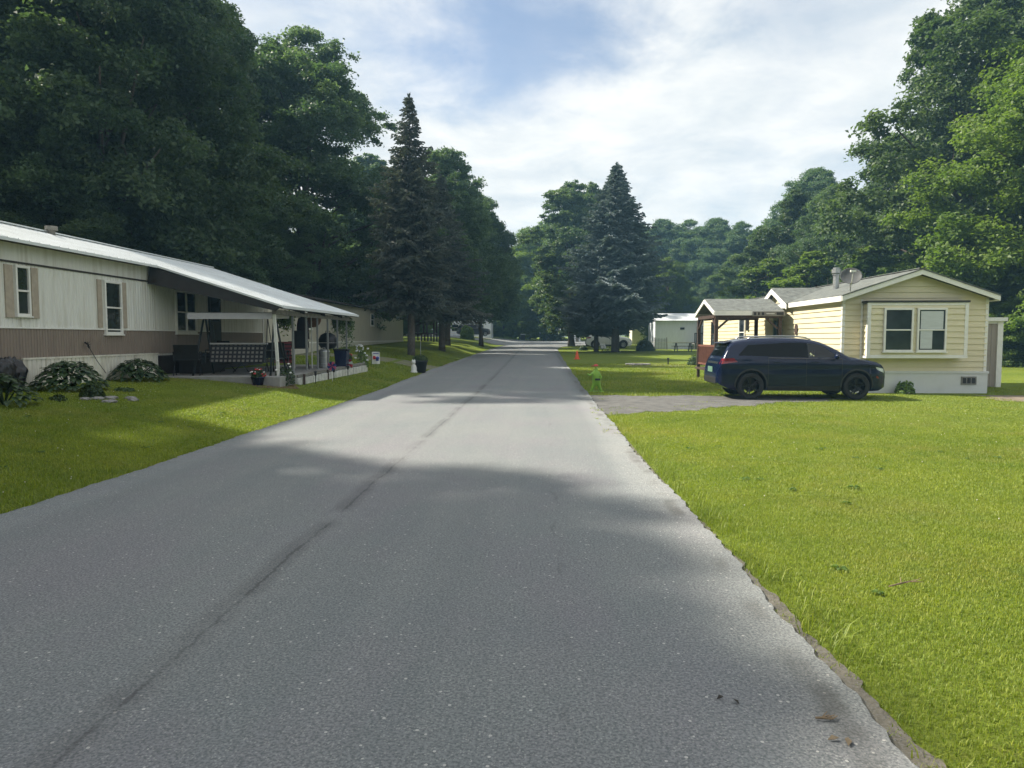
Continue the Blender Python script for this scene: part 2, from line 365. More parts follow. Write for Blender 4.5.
X, Y = np.meshgrid(xs, ys); V = np.stack([X, Y, ground_z(X, Y)], -1).reshape(-1, 3); nx = len(xs)
fi = (np.arange(len(ys)-1)[:, None]*nx+np.arange(nx-1)[None]).ravel()
gr = struct(link('ground', np_mesh('ground', V, np.stack([fi, fi+1, fi+nx+1, fi+nx], 1), lawn_mat(), smooth=True)))

def asphalt():
    m = bpy.data.materials.new('worn_asphalt'); m.use_nodes = True; N, L = nt(m); b = N['Principled BSDF']; b.inputs['Roughness'].default_value = .85; b.inputs['Specular IOR Level'].default_value = .3
    tc = N.new('ShaderNodeTexCoord')
    def mp(sx, sy):
        n = N.new('ShaderNodeMapping'); n.inputs['Scale'].default_value = (sx, sy, 1); L.new(tc.outputs['Object'], n.inputs[0]); return n.outputs[0]
    def nz(s, d=5, sx=1, sy=1, r=.6):
        n = N.new('ShaderNodeTexNoise'); n.inputs['Scale'].default_value = s; n.inputs['Detail'].default_value = d; n.inputs['Roughness'].default_value = r; L.new(mp(sx, sy), n.inputs['Vector']); return n.outputs['Fac']
    def M1(op, a, bb=None, c=None):
        n = N.new('ShaderNodeMath'); n.operation = op
        for i, x in enumerate((a, bb, c)):
            if x is None: continue
            if isinstance(x, (int, float)): n.inputs[i].default_value = x
            else: L.new(x, n.inputs[i])
        return n.outputs[0]
    def rg(x, a, bb, lo=0., hi=1., sm=False):
        r = N.new('ShaderNodeMapRange'); r.inputs[1].default_value = a; r.inputs[2].default_value = bb; r.inputs[3].default_value = lo; r.inputs[4].default_value = hi
        if sm: r.interpolation_type = 'SMOOTHSTEP'
        L.new(x, r.inputs[0]); return r.outputs[0]
    def mixc(f, a, bcol, bt='MIX'):
        x = N.new('ShaderNodeMixRGB'); x.blend_type = bt; L.new(f, x.inputs[0])
        if isinstance(a, tuple): x.inputs[1].default_value = (*a, 1)
        else: L.new(a, x.inputs[1])
        x.inputs[2].default_value = (*bcol, 1); return x.outputs[0]
    base = mixc(rg(nz(.55, 6), .35, .68), (.205, .223, .226), (.250, .259, .252))
    base = mixc(rg(nz(.9, 5, 1.6, .10), .5, .72, 0, .5), base, (.172, .185, .188))       # long wear streaks
    base = mixc(rg(nz(1.3, 3, 1., .018), .48, .66, 0, .55), base, (.268, .274, .266))     # polished wheel tracks
    base = mixc(rg(nz(.7, 4, 1, .5), .46, .64, 0, .7), base, (.236, .222, .240))         # reddish patches
    base = mixc(rg(nz(70, 3), .40, .62, 0, .85), base, (.103, .112, .116))               # binder between stones
    v = N.new('ShaderNodeTexVoronoi'); v.inputs['Scale'].default_value = 95; L.new(mp(1, 1), v.inputs['Vector'])
    sepc = N.new('ShaderNodeSeparateXYZ'); L.new(v.outputs['Color'], sepc.inputs[0])
    st = M1('MULTIPLY', M1('LESS_THAN', v.outputs['Distance'], .42), M1('GREATER_THAN', sepc.outputs[0], .80))
    base = mixc(M1('MULTIPLY', st, .38), base, (.45, .44, .41))
    v2 = N.new('ShaderNodeTexVoronoi'); v2.inputs['Scale'].default_value = 34; L.new(mp(1, 1), v2.inputs['Vector'])
    s2 = N.new('ShaderNodeSeparateXYZ'); L.new(v2.outputs['Color'], s2.inputs[0])
    base = mixc(M1('MULTIPLY', M1('MULTIPLY', M1('LESS_THAN', v2.outputs['Distance'], .26), M1('GREATER_THAN', s2.outputs[1], .955)), .85), base, (.50, .48, .45))
    # paving seam and cracks along the road
    sp = N.new('ShaderNodeSeparateXYZ'); L.new(tc.outputs['Object'], sp.inputs[0])
    def crack(x0, amp, fr, w, off, lo):
        wob = M1('ADD', M1('MULTIPLY', M1('SUBTRACT', nz(fr, 6, .2, 1, .65), .5), amp), M1('MULTIPLY', M1('SUBTRACT', nz(9, 5, 1, 1, .7), .5), .09))
        d = M1('ABSOLUTE', M1('SUBTRACT', M1('SUBTRACT', sp.outputs[0], x0), wob))
        f = rg(d, w*.25, w, 1, 0, True)
        return M1('MULTIPLY', f, rg(nz(1.3, 5, 1, 1), lo, lo+.18, 0, 1))
    base = mixc(M1('MULTIPLY', crack(-1.85, .12, 1.1, .020, 0, .36), .55), base, (.035, .036, .038))
    base = mixc(M1('MULTIPLY', crack(-1.87, .12, 1.1, .15, 0, .36), .35), base, (.062, .062, .066))
    base = mixc(M1('MULTIPLY', crack(.15, .5, .7, .025, 3, .5), .4), base, (.055, .056, .058))
    base = mixc(M1('MULTIPLY', crack(1.28, .25, .9, .10, 3, .44), .6), base, (.07, .068, .062))
    L.new(base, b.inputs['Base Color'])
    bp = N.new('ShaderNodeBump'); bp.inputs['Strength'].default_value = .4; bp.inputs['Distance'].default_value = .005
    L.new(M1('ADD', nz(70, 3), M1('MULTIPLY', v.outputs['Distance'], -.5)), bp.inputs['Height']); L.new(bp.outputs[0], b.inputs['Normal'])
    return m
def edge_l(y): return np.interp(y, [-20, 6, 12, 18, 33, 60, 76, 81, 84, 88, 94, 104, 112], [-4.95, -4.95, -4.97, -4.95, -5.15, -4.9, -4.5, -3.9, -6, -12, -25, -45, -60])
def edge_r(y): return np.interp(y, [-20, 2.7, 9, 14, 44, 65, 72, 78, 84, 90, 112], [1.46, 1.45, 1.38, 1.38, 1.48, 1.6, 1.9, 3, 7, 13, 16])
def ew(y, ph): return .022*np.sin(y*.9+ph)+.013*np.sin(y*3.1+ph*2)+.009*np.sin(y*9.7+ph)+.008*np.sin(y*23+2*ph)+.006*np.sin(y*41+ph)
yr = np.concatenate([np.arange(-14, 2, .3), np.arange(2, 16, .045), np.arange(16, 30, .16), np.arange(30, 78, 1.), np.arange(78, 112.1, .5)])
NX = 12; rows = []
for y in yr:
    a, b = edge_l(y)+ew(y, 0)*(y < 75), edge_r(y)+ew(y, 2)*(y < 75)
    t = np.linspace(0, 1, NX+1); x = a+(b-a)*t
    yy = np.where(y > 108, 108-.0*x, y)+0*x
    rows.append(np.stack([x, yy, ground_z(x, yy)+.03], 1))
    if y > 107.5: break
V = np.concatenate(rows); n = NX+1
fi = (np.arange(len(rows)-1)[:, None]*n+np.arange(NX)[None]).ravel()
top = np.stack([fi, fi+1, fi+n+1, fi+n], 1)
# turned-down asphalt edges
eL = np.arange(len(rows))*n; eR = eL+NX; k = len(V)
V2 = np.concatenate([V, V[eL]-[0, 0, .08], V[eR]-[0, 0, .08]])
sl_ = np.array([(eL[i+1], eL[i], k+i, k+i+1) for i in range(len(rows)-1)]); kk = k+len(rows)
sr_ = np.array([(eR[i], eR[i+1], kk+i+1, kk+i) for i in range(len(rows)-1)])
struct(link('road', np_mesh('road', V2, np.concatenate([top, sl_, sr_]), asphalt(), smooth=False)))

def gravel(name, a, b):
    return mat(name, a, .95, 0, .25, 3., bump=.9, bscale=45, col2=b, dirt=((.22, .21, .20), 55, .6))
M['gravel'] = gravel('gray_gravel', (.095, .093, .088), (.15, .147, .137)); M['sand'] = gravel('sandy_road_edge', (.12, .11, .085), (.20, .18, .14))
def sheet(name, poly_rows, m, lift=.008):
    """rows of (y, x0, x1): a draped sheet with ragged ends"""
    rows = []
    for y, a, b in poly_rows:
        x = np.linspace(a, b, 9); yy = np.full(9, y); rows.append(np.stack([x, yy, ground_z(x, yy)+lift], 1))
    V = np.concatenate(rows); fi = (np.arange(len(rows)-1)[:, None]*9+np.arange(8)[None]).ravel()
    return struct(link(name, np_mesh(name, V, np.stack([fi, fi+1, fi+10, fi+9], 1), m)))
def rag(y, s, a): return a*(math.sin(y*3.1+s)+.6*math.sin(y*7.7+2*s)+.4*math.sin(y*17+s))
def drive_y0(x): return np.interp(x, [1.3, 2.5, 4, 6, 8.4], [15.1, 15.7, 16.7, 18.2, 19.3])+.16*np.sin(x*3.3)+.10*np.sin(x*8.1+1)+.06*np.sin(x*19)
def drive_y1(x): return 20.35+.14*np.sin(x*2.9+2)+.08*np.sin(x*9.3)-np.clip(x-7.2, 0, 9)*.75
def sheet_x(name, xs_, f0, f1, m, lift):
    rows = []
    for x in xs_: y = np.linspace(f0(x), f1(x), 13); xx = np.full(13, x); rows.append(np.stack([xx, y, ground_z(xx, y)+lift], 1))
    V = np.concatenate(rows); fi = (np.arange(len(rows)-1)[:, None]*13+np.arange(12)[None]).ravel()
    return struct(link(name, np_mesh(name, V, np.stack([fi, fi+13, fi+14, fi+1], 1), m)))
sheet_x('driveway', np.arange(1.34, 8.3, .06), drive_y0, drive_y1, M['gravel'], .008)
sheet('road_shoulder', [(y, float(edge_r(y))-.02, float(edge_r(y))+max(.03, np.interp(y, [0, 4, 9, 14], [.13, .07, .0, -.02])+rag(y*2.3, 2, .014)+rag(y*9, 1, .006))) for y in np.arange(-3, 15, .04)], M['sand'], .012)
sheet('far_path', [(y, 12.3+rag(y, 1, .2), 20) for y in np.arange(18.6, 21.0, .2)], mat('dirt_path', (.19, .15, .11), .95, 0, .2, 3., bump=.6), .008)
sheet('side_path', [(y, -12, float(edge_l(y))-.05) for y in np.arange(33.2, 36.5, .3)], mat('worn_grass_path', (.16, .16, .085), .95, 0, .2, 2., bump=.6), .008)

def haze():
    m = bpy.data.materials.new('thin_haze'); m.use_nodes = True; N, L = nt(m); N.remove(N['Principled BSDF'])
    v = N.new('ShaderNodeVolumePrincipled'); v.inputs['Color'].default_value = (.36, .70, 1.0, 1); v.inputs['Density'].default_value = .0009; v.inputs['Anisotropy'].default_value = .0
    L.new(v.outputs[0], N['Material Output'].inputs['Volume'])
    o = MB().box(-450, 450, -120, 540, -1.2, 31).build('haze', m); o['kind'] = 'stuff'
haze()
sc.cycles.volume_bounces = 0
# ------------------------------------------------------------------ vegetation generators
def unit(a): return a/np.maximum(1e-6, np.linalg.norm(a, axis=1, keepdims=True))
def leaf_quads(p, nrm, rg, l, wd, fold=.25, along=None):
    """folded rhombic leaves at points p with normals nrm"""
    n = len(p); t = along if along is not None else rg.normal(size=(n, 3))
    t = unit(t-nrm*np.sum(t*nrm, 1, keepdims=True)); b = np.cross(nrm, t)
    l = (l*rg.uniform(.7, 1.3, n))[:, None]; wd = (wd*rg.uniform(.7, 1.3, n))[:, None]
    up = nrm*wd*fold
    V = np.stack([p-t*l/2, p+b*wd/2+up, p+t*l/2-nrm*l*.12, p-b*wd/2+up], 1).reshape(-1, 3)
    return V, np.arange(4*n).reshape(n, 4)
def crown_mesh(name, seed, H, z0, Rmax, env, nblob, leaves, leaf, m, flat=.78, lop=(0, 0), rough=.22, brange=(.17, .30)):
    rg = np.random.default_rng(seed)
    ph = rg.uniform(0, 6.28, 6)
    t = rg.beta(1.15, 1.1, nblob); a = rg.uniform(0, 2*math.pi, nblob)
    e = np.array([env(x) for x in t])*(1+rough*np.sin(2*a+ph[0]+4*t)+rough*.8*np.sin(3*a+ph[1]-7*t)+rough*.6*np.sin(5*a+ph[2]+11*t))
    rr = np.sqrt(rg.uniform(.12, 1, nblob))
    br = Rmax*rg.uniform(*brange, nblob)*(.55+.45*np.clip(e, 0, 1))
    rad = np.maximum(0, Rmax*e*rr-br*.5)
    c = np.stack([rad*np.cos(a)+lop[0]*t, rad*np.sin(a)+lop[1]*t, z0+t*(H-z0)-br*.3], 1)
    per = np.maximum(20, (leaves*br**2/np.sum(br**2)).astype(int)); idx = np.repeat(np.arange(nblob), per); n = len(idx)
    # each bough carries a handful of sprays, each spray a flat drift of leaves
    ns = 9; sd = unit(rg.normal(size=(nblob*ns, 3))); sd[:, 2] = np.where(rg.random(nblob*ns) < .72, np.abs(sd[:, 2]), sd[:, 2])
    sidx = idx*ns+rg.integers(0, ns, n); sr = rg.uniform(.24, .46, nblob*ns); so_ = rg.uniform(.45, 1.08, nblob*ns)
    d = unit(sd[sidx]*1.0+rg.normal(size=(n, 3))*.75)
    g3 = rg.normal(size=(n, 3))*np.array([.50, .50, .32])
    p = c[idx]+br[idx][:, None]*(sd[sidx]*so_[sidx][:, None]*np.array([1, 1, flat])+g3*sr[sidx][:, None])
    p[:, 2] -= .12*np.sum(((p-c[idx])[:, :2])**2, 1)/br[idx]
    nr = unit(d*.7+np.array([0, 0, .55])+rg.normal(size=(n, 3))*.5)
    V, F = leaf_quads(p, nr, rg, leaf, leaf*.62)
    tint = np.clip(rg.normal(.4, .14, nblob)[idx]+rg.normal(0, .10, nblob*ns)[sidx]+rg.normal(0, .16, n), 0, 1)
    return np_mesh(name, V, F, m, tint), c, br
def trunk_mesh(name, seed, H, r0, c, m, nlimb=26, lean=(0, 0)):
    rg = np.random.default_rng(seed+50); mb = MB()
    top = H*.86
    def axis_pt(z): return Vector((lean[0]*(z/H)+.12*math.sin(z*.6+seed), lean[1]*(z/H)+.12*math.sin(z*.5+2*seed), z))
    zs = np.linspace(-.25, top, 14); rad = [r0*(1.35 if z < 0 else 1.12 if z < .7 else 1)*(1-.93*max(0, z)/top)**.8+.015 for z in zs]
    mb.tube([axis_pt(z) for z in zs], rad, 9)
    for i in rg.choice(len(c), min(nlimb, len(c)), False):
        e = Vector(c[i]); zs_ = max(H*.1, min(top*.92, e.z*rg.uniform(.45, .8))); s = axis_pt(zs_)
        mid = (s+e)/2+Vector((0, 0, .08*H*rg.uniform(-.3, .6))); mid.x += rg.normal()*.2; mid.y += rg.normal()*.2
        rs = r0*.42*(1-zs_/H)+.02
        P = [s*(1-u)**2+mid*(2*u*(1-u))+e*u*u for u in np.linspace(0, 1, 6)]
        mb.tube(P, [rs*(1-.85*u)+.008 for u in np.linspace(0, 1, 6)], 6)
        for _ in range(2):
            u = rg.uniform(.45, .8); q = s*(1-u)**2+mid*(2*u*(1-u))+e*u*u
            mb.tube([q, q+Vector(rg.normal(size=3))*.5+Vector((0, 0, .4)), q+Vector(rg.normal(size=3))*.9+Vector((0, 0, .8))], [rs*.35, rs*.22, .006], 5)
    return mb.mesh(name, m, True)
def env_round(t): return (math.sin(math.pi*min(1, (t*.86+.14)))**.55)*(1 if t < .45 else 1-.25*((t-.45)/.55)**2)
def env_dome(t): return min(1, .72+.9*t)*(max(0, 1-max(0, (t-.28)/.72)**2.0))**.55+.05
def env_tall(t): return (math.sin(math.pi*(t*.84+.12))**.7)*(1.05-.25*t)+.05
def env_oak(t): return min(1, .72+1.8*t)*(1-.9*max(0, (t-.50)/.50))
PROTO = {}
def leafy(key, seed, H, z0, Rm, env, nb, lv, leaf, m, nl=26, r0=.32, **kw):
    me, c, br = crown_mesh('crown', seed, H, z0, Rm, env, nb, lv, leaf, m, **kw)
    PROTO[key] = (H, Rm, me, trunk_mesh('trunk', seed, H, r0, c, M['bark'], nl))
leafy('round', 1, 20, 1.6, 6.2, env_round, 260, 230000, .18, M['leaf_a'])
leafy('dome', 2, 20, 1.2, 5.6, env_dome, 240, 210000, .18, M['leaf_a'])
leafy('tall', 3, 20, 2.0, 5.0, env_tall, 190, 140000, .23, M['leaf_c'])
leafy('oak', 4, 22, 3.0, 8.0, env_oak, 185, 190000, .22, M['leaf_c'], nl=46, r0=.42, rough=.34, brange=(.13, .24))
leafy('domehigh', 8, 20, 4.0, 5.6, env_dome, 280, 130000, .24, M['leaf_a'])
leafy('bright', 5, 18, .9, 6.0, env_round, 240, 220000, .19, M['leaf_b'])
leafy('small', 6, 8, .4, 3.2, env_round, 90, 42000, .20, M['leaf_b'], nl=16, r0=.14)
def spruce(key, seed, H, z0, Rm, m, lev, per, droop, upturn, dens, tw=.13, thin_top=1., pw=.9):
    rg = np.random.default_rng(seed); mb = MB()
    mb.tube([(0, 0, z) for z in np.linspace(-.3, H*.99, 12)], [.26*(H/15)*(1-.97*max(0, z)/H)+.01 for z in np.linspace(-.3, H*.99, 12)], 9)
    P, NR, AL, LN, TI = [], [], [], [], []
    zs = z0+(H-.35-z0)*np.linspace(0, 1, lev)**.92
    for z in zs:
        tz = (z-z0)/(H-z0); Lz = Rm*(1-tz)**pw*(1. if tz > .12 else .75+2*tz)*(.55+.45*min(1, (1-tz)/.18))
        k = max(5, int(per*(1 if tz < .7 else thin_top)))
        for j in range(k):
            a = 2*math.pi*j/k+rg.uniform(-.4, .4); Lb = Lz*rg.uniform(.55, 1.15)*(1+.16*math.sin(3*a+z*1.3+seed)+.12*math.sin(2*a-z*.7))+.10
            dr = droop*(1-.6*tz)*rg.uniform(.7, 1.3); zj = z+rg.uniform(-.15, .15); ti = rg.normal(.42, .15)
            ca, sa = math.cos(a), math.sin(a); ns = max(3, int(Lb/.13*dens)); u = np.linspace(.12, 1, ns)
            def pt(u): return np.stack([ca*Lb*u, sa*Lb*u, zj+Lb*(-dr*u+upturn*u**3+.10*np.sin(u*3))], -1)
            mb.tube([pt(np.array(q)) for q in (0, .35, .7, 1.)], [.035*Lb/4+.008, .025*Lb/4+.006, .012, .004], 4, False)
            for s in (-1, 1):
                q = pt(u); tl = (Lb*(1-u)*.42+.20)*rg.uniform(.7, 1.2, ns)
                ang = a+s*rg.uniform(.6, 1.05, ns); dz = -.28+rg.normal(0, .16, ns)+.2*(upturn > .2)
                dirv = np.stack([np.cos(ang), np.sin(ang), dz], -1); dirv = unit(dirv)
                for f in (.22, .55, .88):
                    hang = np.stack([0*tl, 0*tl, -(f**2)*tl*.28], -1)
                    P.append(q+dirv*(tl*f)[:, None]+hang+rg.normal(0, .025, (ns, 3))); AL.append(unit(dirv+np.array([0, 0, -.25*f])+rg.normal(0, .22, (ns, 3))))
                    NR.append(unit(np.array([0, 0, 1.])+rg.normal(0, .45, (ns, 3)))); LN.append(np.maximum(.16, tl*.52)); TI.append(ti+rg.normal(0, .12, ns)+(.18 if f > .8 else -.04))
    for k in range(26):                 # the leader at the very top
        a = rg.uniform(0, 6.28); zz_ = H-.75+.75*rg.random(); e = unit(np.array([[math.cos(a), math.sin(a), 1.6]]))
        P.append(e*.10+[[0, 0, zz_]]); AL.append(e); NR.append(unit(rg.normal(size=(1, 3)))); LN.append(np.array([.30])); TI.append(np.array([.4]))
    P, NR, AL, LN, TI = map(np.concatenate, (P, NR, AL, LN, TI))
    NR = unit(NR-AL*np.sum(NR*AL, 1, keepdims=True)); b = np.cross(NR, AL); l = LN[:, None]/2; wv = tw*rg.uniform(.7, 1.3, len(P))[:, None]/2
    V1 = np.stack([P-AL*l, P+b*wv-AL*l*.2, P+AL*l, P-b*wv-AL*l*.2], 1); V2 = np.stack([P-AL*l, P+NR*wv*.8-AL*l*.2, P+AL*l, P-NR*wv*.8-AL*l*.2], 1)
    V = np.concatenate([V1, V2]).reshape(-1, 3); F = np.arange(len(V)).reshape(-1, 4)
    PROTO[key] = (H, Rm, np_mesh('crown', V, F, m, np.clip(np.concatenate([TI, TI]), 0, 1)), mb.mesh('trunk', M['bark_gray'], True))
spruce('blue', 11, 16, 2.6, 4.1, M['blue_needles'], 48, 13, .20, .22, 1.0, .15, pw=.88)
spruce('norway', 12, 15, 3.0, 3.7, M['gray_needles'], 46, 9, .40, .26, .9, .12, .7, pw=.92)
def tree(kind, x, y, h, label, group=None, rz=None, wide=1., name=None, cat='tree'):
    H, Rm, cm, tm = PROTO[kind]; s = h/H
    o = thing(name or ('spruce_tree' if kind in ('blue', 'norway') else 'leafy_tree'), label, cat, (x, y, gz(x, y)-.05), random.uniform(0, 6.28) if rz is None else rz, group)
    o.scale = (s*wide, s*wide, s)
    link('trunk', tm, o); link('crown', cm, o); return o
def tpx(kind, px, Y, toppy, label, group=None, wide=1., **k):
    p = at(px, toppy, Y); return tree(kind, p.x, Y, p.z-gz(p.x, Y)+.1, label, group, wide=wide, **k)

# --- left side
G = 'trees of the wood behind the long cream trailer'
tpx('round', -60, 27, -70, 'huge dark leafy tree at the left picture edge, behind the cream trailer', G, 1.05)
tpx('round', 92, 30.5, -175, 'huge dark leafy tree behind the narrow shuttered window of the cream trailer', G, .98)
tpx('dome', 132, 37, -90, 'dark leafy tree filling the top, behind the dark porch gable of the cream trailer', G, .98)
tpx('tall', 214, 47, 8, 'thin-leaved paler tree rising between the dark wood and the dome-shaped tree', G)
tpx('dome', 305, 52, 34, 'dense dome-shaped tree above the outer end of the white porch roof', None, 1.2)
tpx('norway', 409, 40, 95, 'tall gray spruce with sparse pointed top, nearest spruce on the left of the road', None, .88)
tpx('norway', 441, 50, 175, 'shorter gray spruce with drooping lower boughs, behind the tallest left spruce', None, 1.15)
tpx('domehigh', 447, 60, 150, 'leafy tree with rounded sunlit top just right of the pointed left spruce', None, .95)
tpx('domehigh', 480, 72, 196, 'dark leafy tree overhanging the left verge where the road bends', None, .9)
tpx('tall', 494, 140, 224, 'small far leafy tree closing the left side of the road gap', None, 1.)
G2 = 'understorey trees behind the cream trailer'
for px, Y, tp in ((20, 27, 150), (105, 30, 170), (190, 34, 175), (240, 43, 185), (318, 64, 236), (352, 76, 200)):
    tpx('dome' if px < 300 else 'round', px, Y, tp, 'dark leafy understorey tree in the shaded wood behind the cream trailer', G2, 1.55)
G3 = 'background trees left of the road'
for px, Y, tp, k in ((110, 66, 150, 'round'), (200, 70, 165, 'tall'), (270, 74, 215, 'dome'), (390, 96, 215, 'tall'), (425, 112, 215, 'dome'), (465, 120, 215, 'round'), (370, 95, 158, 'tall'), (402, 88, 296, 'small'), (418, 94, 300, 'small'), (436, 99, 302, 'small'), (490, 128, 312, 'small'), (503, 126, 309, 'small'), (528, 128, 311, 'small'), (514, 132, 306, 'small'), (40, 60, 150, 'dome')):
    tpx(k, px, Y, tp, 'distant leafy tree deep in the left wood, hardly showing between nearer crowns', G3, 1.3)
# shade trees on the near left, outside the frame: their shadow lies over the near road
for k, (x, y, h) in enumerate(((-19.0, 8.8, 17.2), (-19.4, 6.8, 17.7), (-19.2, 3.8, 17.5), (-19.5, .8, 17.8), (-19.0, -2.2, 17.4), (-13.5, -2.8, 10.0), (-16.5, -7.0, 15.0))):
    tree('round', x, y, h, 'tall leafy tree on the near left shading the front of the road', 'shade trees outside the frame', wide=1.12)
for k, (x, y) in enumerate(((-24, -34), (-14, -37), (-6, -39), (2, -36), (10, -40), (18, -36), (27, -33), (36, -26), (44, -14))):
    tree(('round', 'dome')[k % 2], x, y, 9+(k*7 % 4), 'leafy tree behind the viewpoint, mirrored in car paint and windows', 'trees behind the viewpoint', wide=1.5)
# --- centre and right
tpx('blue', 617, 60, 164, 'tall dense blue spruce, the tallest tree right of the road', None, 1.3)
tpx('blue', 597, 61.5, 232, 'lower blue spruce grown into the left flank of the tall blue spruce', None, 1.25)
tpx('tall', 572, 77, 183, 'gray-green leafy tree with bumpy top left of the tall blue spruce', None, 1.2)
tpx('tall', 590, 80, 186, 'gray-green leafy tree half hidden by the tall blue spruce', None, 1.)
tpx('bright', 545, 112, 222, 'leafy tree beyond the road end with sunlit low leaves above the pale post', None, 1.1)
tpx('bright', 668, 82, 258, 'light green leafy tree low on the right of the tall blue spruce', None, 1.)
G4 = 'dense far wood right of the blue spruce'
for px, Y, tp, k in ((640, 112, 226, 'dome'), (662, 108, 220, 'round'), (690, 106, 222, 'dome'), (716, 104, 219, 'round'), (742, 100, 224, 'dome'), (700, 125, 228, 'round'), (600, 125, 240, 'dome'), (520, 135, 248, 'round'), (650, 95, 262, 'round'), (730, 92, 262, 'round')):
    tpx(k, px, Y, tp, 'dark rounded leafy tree in the far wood right of the blue spruce', G4, 1.25)
tpx('tall', 764, 72, 228, 'mid green leafy tree rising behind the porch gable of the yellow house', None, 1.3)
tpx('tall', 800, 64, 192, 'slender feathery tree behind the stovepipe of the yellow house', None, 1.2)
tpx('round', 836, 58, 186, 'leafy tree behind the satellite dish, under the huge oak boughs', None, 1.1)
tpx('oak', 1000, 46, -38, 'huge open-crowned oak behind the yellow house, sky showing through its boughs', None, 1.12, rz=1.0)
tpx('oak', 1080, 54, -40, 'tall oak rising behind the huge oak at the right', None, 1.0, rz=3.0)
tpx('bright', 1105, 35, -20, 'bright green sunlit maple hanging down over the right picture edge', None, 1.12)
tpx('bright', 1040, 42, 165, 'bright green maple with low boughs behind the tan shed', None, 1.1)
G5 = 'low trees behind the yellow house'
for px, Y, tp in ((770, 56, 262), (815, 50, 255), (870, 48, 250), (930, 44, 240), (975, 38, 232), (1030, 36, 250)):
    tpx('small' if px < 900 else 'bright', px, Y, tp, 'low leafy tree in the thicket behind the yellow house', G5, 1.5)
G6 = 'outer wood beyond the right lawn'
for x, y, h in ((36, 60, 20), (44, 48, 19), (40, 34, 18), (48, 75, 20), (30, 80, 19), (58, 60, 20), (50, 25, 18)):
    tree('round', x, y, h, 'leafy tree of the outer wood beyond the right lawn', G6, wide=1.2)

def bush(name, label, cat, x, y, wd, h, m, n=3500, leaf=.08, seed=1, group=None, dome=True, z=None, stems=True):
    rg = np.random.default_rng(seed); d = unit(rg.normal(size=(n, 3))); d[:, 2] = np.abs(d[:, 2])
    k = 14; cc = unit(rg.normal(size=(k, 3))); bump_ = 1+.16*np.max(np.maximum(0, d@cc.T-.75)*4, 1)-.08
    p = d*np.array([wd/2, wd/2, h])*((.55+.45*rg.random(n)**.5)*bump_)[:, None]*.92
    V, F = leaf_quads(p, unit(d+rg.normal(size=(n, 3))*.5+[0, 0, .3]), rg, leaf, leaf*.55)
    o = thing(name, label, cat, (x, y, gz(x, y) if z is None else z), 0, group)
    link('foliage', np_mesh('foliage', V, F, m, np.clip(rg.normal(.45, .22, n), 0, 1)), o)
    if stems:
        mb = MB()
        for _ in range(9): 
            q = Vector(p[rg.integers(n)]); mb.tube([(q.x*.1, q.y*.1, -.05), (q.x*.5, q.y*.5, q.z*.6), q], [.012, .009, .004], 5)
        mb.build('stem', M['bark'], o)
    return o
def hosta(label, x, y, wd, h, n, seed, leaf=.26, group='hostas along the trailer skirting'):
    rg = np.random.default_rng(seed); V = []; F = []; T = []
    for i in range(n):
        t = rg.random()**.6; a = rg.uniform(0, 6.28); rr = wd/2*t*.92; l = leaf*rg.uniform(.75, 1.2); wl = l*.62
        zc = h*(1-.9*t**2.2)*rg.uniform(.85, 1.05); c = np.array([rr*math.cos(a), rr*math.sin(a), zc]); a2 = a+rg.normal(0, .35)
        dh = np.array([math.cos(a2), math.sin(a2), 0]); sd = np.array([-dh[1], dh[0], 0]); tilt = .05-.42*t+rg.normal(0, .16)
        o = len(V)
        for u, wv in ((0, .05), (.3, .85), (.65, 1.), (.9, .5), (1.05, .02)):
            pos = c+dh*l*(u-.3)+np.array([0, 0, 1])*l*((u-.2)*tilt-.22*max(0, u-.45)**2*2+.12)
            for s in (-1, 0, 1): V.append(pos+sd*wl*.5*wv*s+np.array([0, 0, .10*wl*wv*abs(s)]))
        for r in range(4):
            for q in range(2): F.append((o+r*3+q, o+r*3+q+1, o+r*3+q+4, o+r*3+q+3)); T.append(0)
        tv = np.clip(rg.normal(.4, .2), 0, 1); T[-8:] = [tv]*8
    o = thing('hosta_plant', label, 'plant', (x, y, gz(x, y)), 0, group)
    link('foliage', np_mesh('foliage', np.array(V), np.array(F), M['hosta'], np.array(T), True), o)
    mb = MB()
    for _ in range(14):
        a = rg.uniform(0, 6.28); mb.tube([(0, 0, -.03), (wd*.16*math.cos(a), wd*.16*math.sin(a), h*.5), (wd*.3*math.cos(a), wd*.3*math.sin(a), h*.75)], [.012, .01, .006], 5)
    mb.build('stalk', M['hosta'], o); return o
hosta('broad-leaved hosta cut by the left picture edge', *at(4, 395, 11.6).xy, 1.05, .5, 200, 21, .14)
hosta('widest hosta mound in front of the cream skirting, beside the black bags', *at(69, 385, 14.4).xy, 1.45, .58, 380, 22, .165)
hosta('darker hosta mound at the far end of the cream skirting', *at(138, 378, 17.4).xy, 1.45, .52, 380, 23, .16)
bush('small_shrub', 'small round twiggy shrub on the lawn before the widest hosta', 'shrub', *at(92, 398, 13.4).xy, .48, .36, M['shrub'], 1500, .06, 3)
bush('dry_plant', 'small wilted reddish plant on the lawn left of the twiggy shrub', 'plant', *at(58, 404, 12.6).xy, .34, .13, M['shrub'], 160, .06, 4)
bush('low_weed', 'low weed tuft beside the gray stones on the left lawn', 'plant', *at(124, 396, 14.8).xy, .45, .10, M['shrub'], 200, .07, 5)
bush('flowering_bush', 'low leafy weed against the gray house skirt beside the navy car', 'plant', 10.72, 21.25, .62, .42, M['bright_shrub'], 420, .10, 6)
bush('round_bush', 'bright green round bush at the road bend before the white house', 'shrub', at(467, 340, 84).x, 84, 1.9, 1.75, M['bright_shrub'], 2600, .2, 7)
